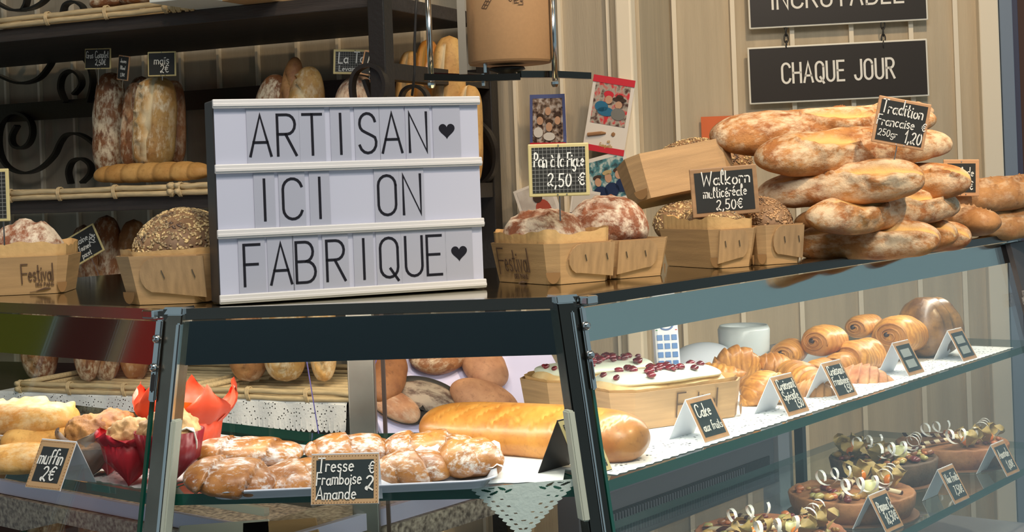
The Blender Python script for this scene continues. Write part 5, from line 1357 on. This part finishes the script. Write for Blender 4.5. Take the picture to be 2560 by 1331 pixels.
# ================================================================ right case, upper shelf
def rloc(px, py): return G(px, py, ZS+.0015)
M_icing = mat('mint_white_icing', (.80,.88,.74), .35, coat=.3); B_spg = bread_mat('sponge', (.78,.52,.22), (.92,.74,.42), bump=.3)
M_cran = mat('cranberry', (.22,.008,.02), .25, col2=(.06,.004,.01), vscale=70, coat=.6, bump=.4)
def iced_cake(label, o, yaw, W, L, H, z0, nb, group):
    M = frame(o, yaw) @ Matrix.Translation((W/2, L/2, 0))
    t = thing('iced_cake', M @ Matrix.Translation((0, 0, z0)), label, 'cake')
    Mi = Matrix.Identity(4)
    bm = loaf_bm(W*.98, L*.98, .062, k=8, q=.35, lump=.03, n=60, m=36, seed=nb); link('sponge', bm, B_spg, t, smooth=True)
    bm = loaf_bm(W*.9, L*.88, .05, k=7, q=.38, lump=.05, n=60, m=36, seed=nb+3)
    for v in bm.verts: v.co.z = v.co.z*.42+.037 if v.co.z > .0 else .037
    link('icing', bm, M_icing, t, smooth=True)
    for i in range(nb):
        bm = bmesh.new(); s = rnd.uniform(.0042, .0078); x = rnd.gauss(0, .26)*W; y = rnd.gauss(0, .22)*L
        x = max(-.42*W, min(.42*W, x)); y = max(-.40*L, min(.38*L, y))
        z = .058-.010*((x/W*2)**4+(y/L*2)**2*.6)
        blob(bm, (0,0,0), (s, s*.8, s*.6), 2, jit=.10); b = link('cranberry', bm, M_cran, t, smooth=True); b.matrix_local = Matrix.Translation((x, y, z)) @ Matrix.Rotation(rnd.random()*6, 4, 'Z') @ Matrix.Rotation(rnd.uniform(-.6,.6), 4, 'X')
    return t
o = rloc(1556, 1082); yb = 30
bread_box('poplar box printed Festival holding the nearer iced cake in the case', o, yb, .196, .105, .048, flare=.007, ch=.024, flap=None, prints=[('y', .023, .60, 1)], rise=.004)
iced_cake('cake iced white with cranberries, in the nearer Festival box', o, yb, .190, .105, .05, .012, 34, '')
o2 = frame_pt(o, yb, -.015, .125, 0)
bread_box('poplar box holding the farther iced cake, behind the corner post', o2, yb, .190, .105, .050, flare=.007, ch=.024, flap='l', rise=.004)
iced_cake('cake iced white with a bank of cranberries, in the farther poplar box', o2, yb, .184, .105, .05, .014, 44, '')
# cordless phone
o = P(1672, 925, 2.16); 
ph = thing('cordless_phone', frame(Vector((o.x, o.y, ZS+.001)), 6, -10), 'white cordless phone with blue keys standing behind the iced cakes', 'phone')
bm = bmesh.new(); box(bm, (0, 0, .075), (.037, .018, .150), bev=.005); link('handset', bm, mat('phone_white', (.78,.80,.84), .3), ph, smooth=False)
bm = bmesh.new(); box(bm, (0, -.0093, .128), (.028, .001, .020)); link('screen', bm, mat('phone_screen', (.30,.33,.28), .2), ph)
bm = bmesh.new(); tube(bm, [(.0105*math.cos(a), -.0095, .103+.0085*math.sin(a)) for a in [2*PI*i/20 for i in range(21)]], .0013, 6, cap=False); link('dial_ring', bm, mat('phone_blue', (.06,.14,.36), .3), ph)
for i in range(3):
    for j in range(5):
        bm = bmesh.new(); box(bm, (-.0108+i*.0108, -.0094, .083-j*.0125), (.0082, .0014, .0082), bev=.0006); link('key', bm, mat('phone_key', (.11,.24,.52), .35), ph)
for x, c in ((-.0145, (.05,.3,.1)), (.0145, (.6,.03,.03))):
    bm = bmesh.new(); blob(bm, (x, -.0094, .094), (.0022,.0006,.0008), 1); link('call_key', bm, mat('call_key_%d' % (c[0]*100), c, .4), ph)
bm = bmesh.new(); box(bm, (0,0,.012), (.055, .05, .024), bev=.006); tag(link('phone_cradle', bm, mat('phone_white', (.78,.80,.84), .3), M=frame(Vector((o.x+.003, o.y+.03, ZS+.001)), 6)), 'white phone cradle hidden behind the iced cakes', 'cradle')
# mug and cloth behind the croissants
bm = bmesh.new(); lathe(bm, [(0,0),(.028,0),(.034,.02),(.036,.062),(.033,.068),(.031,.062),(.03,.01),(0,.008)], 40)
pt = P(1862, 905, 2.36); tag(link('plastic_tub', bm, mat('cloudy_plastic', (.55,.60,.60), .25), smooth=True, M=Matrix.Translation((pt.x, pt.y, ZS+.001)) @ Matrix.Scale(1.15, 4)), 'cloudy plastic tub behind the first croissants', 'tub')
bm = bmesh.new(); blob(bm, (0,0,.02), (.07,.04,.035), 4); pt = P(1755, 900, 2.32)
tag(link('folded_cloth', bm, mat('pale_cloth', (.62,.66,.72), .8), smooth=True, M=frame(Vector((pt.x, pt.y, ZS+.003)), 40)), 'pale folded cloth between the phone and the croissants', 'cloth')

def crois(label, x1, y1, x2, y2, D1, D2, h, arc_=1.1, m=B_pastry, name='croissant', wf=1.25, **kw):
    return loaf(name, label, 'croissant', P(x1, y1, D1), P(x2, y2, D2), h*mpp((D1+D2)/2), m, group=None, wf=wf, k=1.9, q=.85, arcr=arc_, ridges=7, ramp=.20, twist=.6, lump=.05, n=90, m=36, **kw)
up2 = (0, -.4, 1)
crois('croissant arching highest beside the cranberry cakes', 1772, 925, 1902, 912, 2.20, 2.22, 74, arc_=.9, up=(0,.95,.35), wf=1.3)
crois('flat croissant just behind the nearer cranberry cake', 1700, 935, 1868, 940, 2.13, 2.10, 54, arc_=.6, up=up2)
crois('croissant with a hollow end leaning on the right of the Festival cake box', 1866, 1010, 1925, 930, 2.02, 2.08, 70, arc_=.9, up=(-.7,-.6,.3), wf=1.3)
crois('pale croissant lying above the Croissant Spéciale card', 1890, 950, 2000, 985, 2.06, 2.03, 62, arc_=.5, up=up2)
crois('croissant behind the pale one, in the middle of the pile', 1885, 905, 1990, 912, 2.22, 2.24, 50, arc_=.6, up=up2)
crois('long croissant sloping down towards the Framboise card', 1940, 912, 2060, 965, 2.22, 2.10, 62, arc_=.4, up=up2)
crois('brown nubbly croissant between the Spéciale and Framboise cards', 1975, 975, 2096, 988, 2.12, 2.10, 66, arc_=.5, up=up2, m=bread_mat('nubbly_pastry', (.36,.15,.05), (.66,.36,.14), bump=.8, bs=60))
crois('pointed brown croissant right of the Framboise card', 2085, 935, 2242, 958, 2.24, 2.22, 54, arc_=.25, up=up2, m=bread_mat('raspberry_pastry', (.42,.14,.06), (.78,.45,.22), flour=(.8,.6,.6)), wf=1.8)
# chocolate rolls
M_choc = mat('dark_chocolate', (.035,.015,.012), .35)
def link_plain(name, bm, m, parent, smooth=True):
    cl_ = bm.verts.layers.float_color.new('mask')
    for v in bm.verts: v[cl_] = (0,0,0,1)
    return link(name, bm, m, parent, smooth=smooth)
def roll_(label, px, py, D, wpx, hpx, yaw, mt=B_pastry):
    k = mpp(D); L, W, H = wpx*k*1.0, hpx*k*1.25, hpx*k
    t = thing('chocolate_roll', frame(P(px, py, D), yaw) @ Matrix.Translation((0, 0, -H*.5)), label, 'pastry')
    bm = loaf_bm(L, W, H*1.15, k=6, q=.32, lump=.05, ls=30, n=50, m=40, ridges=0, seed=px*.1)
    link('pastry', bm, mt, t, smooth=True)
    # coil seen on the near (left) end and the two chocolate sticks
    bm = bmesh.new(); pts = []
    for i in range(60):
        a = i/60*5.2*PI; r = .12+.80*i/60; pts.append((-L*.5*(1-(r*.82)**3.1)**.167-.0006, W*.41*r*math.cos(a), H*.50+H*.38*r*math.sin(a)))
    tube(bm, pts, .0016, 6); link_plain('coil', bm, bread_mat('coil_pastry', (.40,.15,.03), (.62,.30,.08), bump=.3), t, smooth=True)
    for s in (.08,):
        bm = bmesh.new(); blob(bm, (-L*.49, s*W*.8, H*.53), (.005, .0050, .0042), 2, jit=.12); link('chocolate_stick', bm, M_choc, t, smooth=True)
    return t
rolls = [('chocolate roll farthest left, behind the middle croissants', 1972, 880, 2.34, 105, 62, 62), ('chocolate roll with a wide open coil, left of the pile top', 2062, 850, 2.34, 110, 76, 50),
    ('chocolate roll at the top of the pile', 2162, 815, 2.50, 110, 58, 50), ('tall pale chocolate roll next to the dark loaf', 2250, 835, 2.46, 112, 98, 48),
    ('chocolate roll in the middle of the pile, dark end towards the viewer', 2150, 888, 2.34, 125, 84, 44), ('small hollow chocolate roll above the Framboise card', 2050, 925, 2.24, 96, 56, 56),
    ('chocolate roll half under the middle one', 2105, 910, 2.30, 90, 62, 48)]
for r in rolls: roll_(*r)
bm = loaf_bm(.105, .095, .115, k=3.5, q=.42, lump=.06, ridges=4, ramp=.10, seed=4, n=60, m=40)
tag(link('dark_loaf', bm, bread_mat('dark_glazed', (.10,.04,.01), (.34,.17,.04), coat=.6, rough=.35, bump=.7), smooth=True, M=frame(Vector((P(2318,850,2.52).x, 2.50, ZS+.0015)), 40)), 'dark glazed tall loaf at the right end of the upper glass shelf', 'bread')

# ================================================================ right case, lower shelf: decorated tarts
M_crust = bread_mat('tart_crust', (.26,.10,.035), (.46,.22,.09), bump=.6); M_ribbon = mat('satin_ribbon', (.86,.86,.82), .25, coat=.4)
M_husk = mat('physalis_husk', (.50,.36,.12), .55, var=.35, vscale=40, bump=.5, bscale=60); M_berry = mat('physalis_berry', (.85,.25,.02), .25, coat=.5); M_ball = mat('pale_chocolate_ball', (.80,.80,.42), .35)
M_stick = mat('striped_stick', (.80,.68,.45), .4)
_N = M_stick.node_tree.nodes; _L = M_stick.node_tree.links; _tc = _N.new('ShaderNodeTexCoord'); _w = _N.new('ShaderNodeTexWave'); _w.inputs['Scale'].default_value = 28; _w.bands_direction = 'DIAGONAL'; _L.new(_tc.outputs['Object'], _w.inputs[0])
_r = _N.new('ShaderNodeValToRGB'); _r.color_ramp.interpolation = 'CONSTANT'; _r.color_ramp.elements[1].position = .45; _r.color_ramp.elements[0].color = (.10,.03,.02,1); _r.color_ramp.elements[1].color = (.82,.70,.46,1); _L.new(_w.outputs[0], _r.inputs[0]); _L.new(_r.outputs[0], _N['Principled BSDF'].inputs['Base Color'])
FR_M = [mat('candied_%d' % i, c, .3, coat=.5, bump=.3) for i, c in enumerate(((.50,.16,.05),(.16,.02,.02),(.60,.36,.10),(.30,.12,.05),(.45,.40,.14)))]
def curl(bm, p0, p1, turns, r, wd=.005):
    p0, p1 = Vector(p0), Vector(p1); n = int(turns*14)+1; ax = (p1-p0); d = ax.normalized(); s = d.cross(Vector((0,0,1))).normalized(); u = s.cross(d)
    pts = []
    for i in range(n+1):
        a = 2*PI*turns*i/n; q = p0+ax*i/n+(u*(math.sin(a)+1)+s*math.cos(a))*r*(1-.3*i/n); pts.append(q)
    L_ = [bm.verts.new(p-d*wd/2) for p in pts]; R_ = [bm.verts.new(p+d*wd/2) for p in pts]
    for i in range(n): bm.faces.new((L_[i], L_[i+1], R_[i+1], R_[i]))
def tart(label, c, r, h, seed, mode, topmat):
    t = thing('tart', Matrix.Translation((c[0], c[1], ZL+.001)) @ Matrix.Rotation(seed*1.3, 4, 'Z'), label, 'tart'); rn = random.Random(seed)
    bm = bmesh.new(); lathe(bm, [(0,0),(r*1.04,0),(r*1.04,.0015),(0,.0015)], 48); link('board', bm, mat('brown_board', (.20,.10,.05), .5), t)
    bm = bmesh.new(); lathe(bm, [(0,.0015),(r*.90,.0015),(r*.97,h*.5),(r,h*.92),(r*.97,h),(r*.93,h*.9),(r*.5,h*.96),(0,h*.98)], 72)
    for v in bm.verts:
        d = 1+.02*noise.noise(v.co*90+Vector((seed,0,0))); v.co = Vector((v.co.x*d, v.co.y*d, v.co.z))
        if v.co.z > h*.8: v.co.z += .002*noise.noise(v.co*120)
    cl_ = bm.verts.layers.float_color.new('mask')
    for v in bm.verts: v[cl_] = (0,0,0,1)
    link('tart_base', bm, topmat, t, smooth=True)
    def pl(rr_, a): return Vector((r*rr_*math.cos(a), r*rr_*math.sin(a), h))
    nf = 90 if mode == 'fruit' else 26
    for i in range(nf):
        bm = bmesh.new(); s = rn.uniform(.004, .009); q = pl(math.sqrt(rn.random())*.9, rn.random()*6.28) if mode == 'fruit' else pl(rn.uniform(.2,.85), rn.uniform(.2,2.6))
        blob(bm, (0,0,0), (s, s*.8, s*.6), 2, jit=.12); o = link('candied_fruit', bm, FR_M[rn.randrange(5)], t, smooth=True); o.matrix_local = Matrix.Translation(q+Vector((0,0,s*.3))) @ Matrix.Rotation(rn.random()*6, 4, 'Z')
    for i in range(3 if mode == 'fruit' else 2):
        a = 1.9+i*.9+seed; q = pl(.66, a)
        bm = bmesh.new(); blob(bm, q+Vector((0,0,.010)), (.0085,.0085,.0085), 3); f = link('physalis_berry', bm, M_berry, t, smooth=True)
        for j in range(4):
            bm = bmesh.new(); g = []; aj = a+j*PI/2
            for ii in range(7):
                f_ = ii/6; w_ = (.010+.003*math.sin(j*2.1+i))*math.sin(PI*min(1, f_*.9+.1)); rr_ = .006+.019*math.sin(f_*2.9); zz = .002+.026*math.sin(f_*1.9)
                g.append([bm.verts.new(q+Vector((math.cos(aj)*rr_-math.sin(aj)*w_*k_, math.sin(aj)*rr_+math.cos(aj)*w_*k_, zz+.004*math.sin(ii*1.3+j*2+k_)))) for k_ in (-1,-.4,.4,1)])
            for x_, y_ in zip(g, g[1:]):
                for k_ in range(3): bm.faces.new((x_[k_], x_[k_+1], y_[k_+1], y_[k_]))
            link('physalis_husk', bm, M_husk, f, smooth=True)
    for a0, a1 in ((-.3, 2.9), (.9, 3.6)):
        bm = bmesh.new(); p, q = pl(.9, a0+seed)+Vector((0,0,.006)), pl(.75, a1+seed)+Vector((0,0,.009)); tube(bm, [p, q], .0034, 8); link('chocolate_stick', bm, M_stick, t, smooth=True)
    bm = bmesh.new(); q = pl(.5, 5.1-seed*1.3)+Vector((0,0,.011)); lathe(bm, [(0,-.012),(.008,-.010),(.0125,-.002),(.0122,.005),(.008,.0105),(.005,.0108),(.0042,.006),(0,.004)], 28, q); link('chocolate_ball', bm, M_ball, t, smooth=True)
    for (x0, y0), (x1, y1), tn in (((-.9,-.5),(.1,-.6),3), ((.1,-.55),(.95,-.1),2.6), ((-.6,.2),(.3,.3),2.2)):
        bm = bmesh.new(); Ri = Matrix.Rotation(-seed*1.3, 4, 'Z') @ Matrix.Rotation(R(YR-12), 4, 'Z')
        curl(bm, Ri @ Vector((x0*r, y0*r, h+.008)), Ri @ Vector((x1*r, y1*r, h+.010)), tn, .0135, .0065); link('curled_ribbon', bm, M_ribbon, t, smooth=True)
    return t
M_fruitb = bread_mat('fruit_tart_base', (.30,.10,.05), (.50,.22,.10), bump=.8)
tart('nearest tart piled with candied fruit, physalis and curled white ribbon', (.325, 1.965), .100, .030, 1, 'fruit', M_fruitb)
tart('second tart with plain pine nut top, ribbon and pale ball, behind the nearest one', (.482, 2.175), .092, .034, 2, 'plain', M_crust)
tart('dark fruit tart between the plain tart and the farthest one', (.585, 2.40), .086, .040, 3, 'fruit', bread_mat('dark_tart_base', (.08,.05,.03), (.20,.12,.07), bump=.8))
tart('farthest brown tart with curled ribbon, near the right end', (.735, 2.53), .094, .036, 4, 'plain', M_crust)

# ================================================================ breads on an added sloping board, standing in for a mirrored view
o = P(1160, 970, 2.50); MD = frame(o, 28, -48); MDn = MD.to_3x3() @ Vector((0,1,0))
bm = bmesh.new(); box(bm, (.01, .006, -.01), (.37, .012, .30), bev=.002)  # lilac cast of the light put into the board colour
tag(link('display_board', bm, mat('lilac_board', (.66,.64,.92), .5), M=MD), 'lilac white sloping board of breads seen behind the middle pane', 'display board')
def onb(px, py, up=.0): return onplane(px, py, o - MDn*up, MDn)
upb = tuple(-MDn)
def bl(label, x1, y1, x2, y2, h, mt, name='boule', **kw):
    kw = dict(dict(wf=1.5, k=2.2, q=.5, lump=.04), **kw); return loaf(name, label, 'bread', onb(x1, y1, .02), onb(x2, y2, .02), h, mt, up=upb, **kw)
B_mauve = bread_mat('plain_brown_crust', (.30,.13,.07), (.50,.26,.14), fs=60)
bl('egg shaped brown loaf standing upright on the lilac board', 1188, 868, 1240, 968, .045, B_mauve)
bl('long brown loaf lying across the lilac board', 1128, 962, 1300, 1040, .045, B_mauve)
bl('large scored loaf at the top of the lilac board', 1030, 905, 1165, 862, .045, B_dark, flour=.6, slashes=[(-.03,.0,.03,.005,.006)])
bl('brown rough loaf at the left edge of the lilac board beside the back post', 945, 1000, 985, 872, .04, B_dark)
for lab, cx_, cy_, a, rx_, ry_, mt in (('oval nut bread in a dark paper dish on the left of the lilac board', 985, 1022, -48, .050, .032, B_mauve), ('dark oval cake in a black dish in the middle of the lilac board', 1068, 1000, -30, .055, .034, bread_mat('dark_cake', (.06,.035,.03), (.14,.08,.06)))):
    c = onb(cx_, cy_, .0); M_ = Matrix.Translation(c) @ MD.to_3x3().to_4x4() @ Matrix.Rotation(R(-a), 4, 'Y') @ Matrix.Rotation(R(90), 4, 'X')
    t = thing('oval_dish', M_, lab, 'cake dish')
    bm = bmesh.new(); lathe(bm, [(0,.001),(.85,.001),(1.12,.012),(1.10,.013),(.84,.003),(0,.003)], 48)
    for v in bm.verts: v.co.x *= rx_; v.co.y *= ry_
    link('dish', bm, M_blk, t, smooth=True)
    bm = bmesh.new(); cl_ = bm.verts.layers.float_color.new('mask'); blob(bm, (0,0,.006), (rx_*.92, ry_*.92, .016), 4)
    for v in bm.verts: v.co *= 1+.05*noise.noise(v.co*60); v[cl_] = (0,.3,0,1)
    link('cake', bm, mt, t, smooth=True)
# violet price ribbons
for lab, p0, p1 in (('violet plastic strip hanging left of the chrome back post', (764, 885), (800, 1105)), ('violet plastic strip hanging right of the chrome back post', (948, 880), (925, 950))):
    bm = bmesh.new(); tube(bm, [P(*p0, 2.16), P(*p1, 2.16)], .002, flat=(.0045, .001)); tag(rebase(link('plastic_strip', bm, mat('violet_strip', (.20,.18,.62), .4))), lab, 'strip')
# pale boxes under the middle shelf
for lab, px, py, w_, mt in (('wooden box seen under the middle glass shelf', 700, 1322, .10, M_wood), ('white carton seen under the middle glass shelf', 560, 1335, .12, mat('white_carton', (.78,.82,.80), .6))):
    c = P(px, py, 1.95); bm = bmesh.new(); box(bm, (0,0,.015), (w_, .10, .06), bev=.002); tag(link('storage_box', bm, mt, M=frame(Vector((c.x, c.y, ZL+.016)), 10)), lab, 'box')
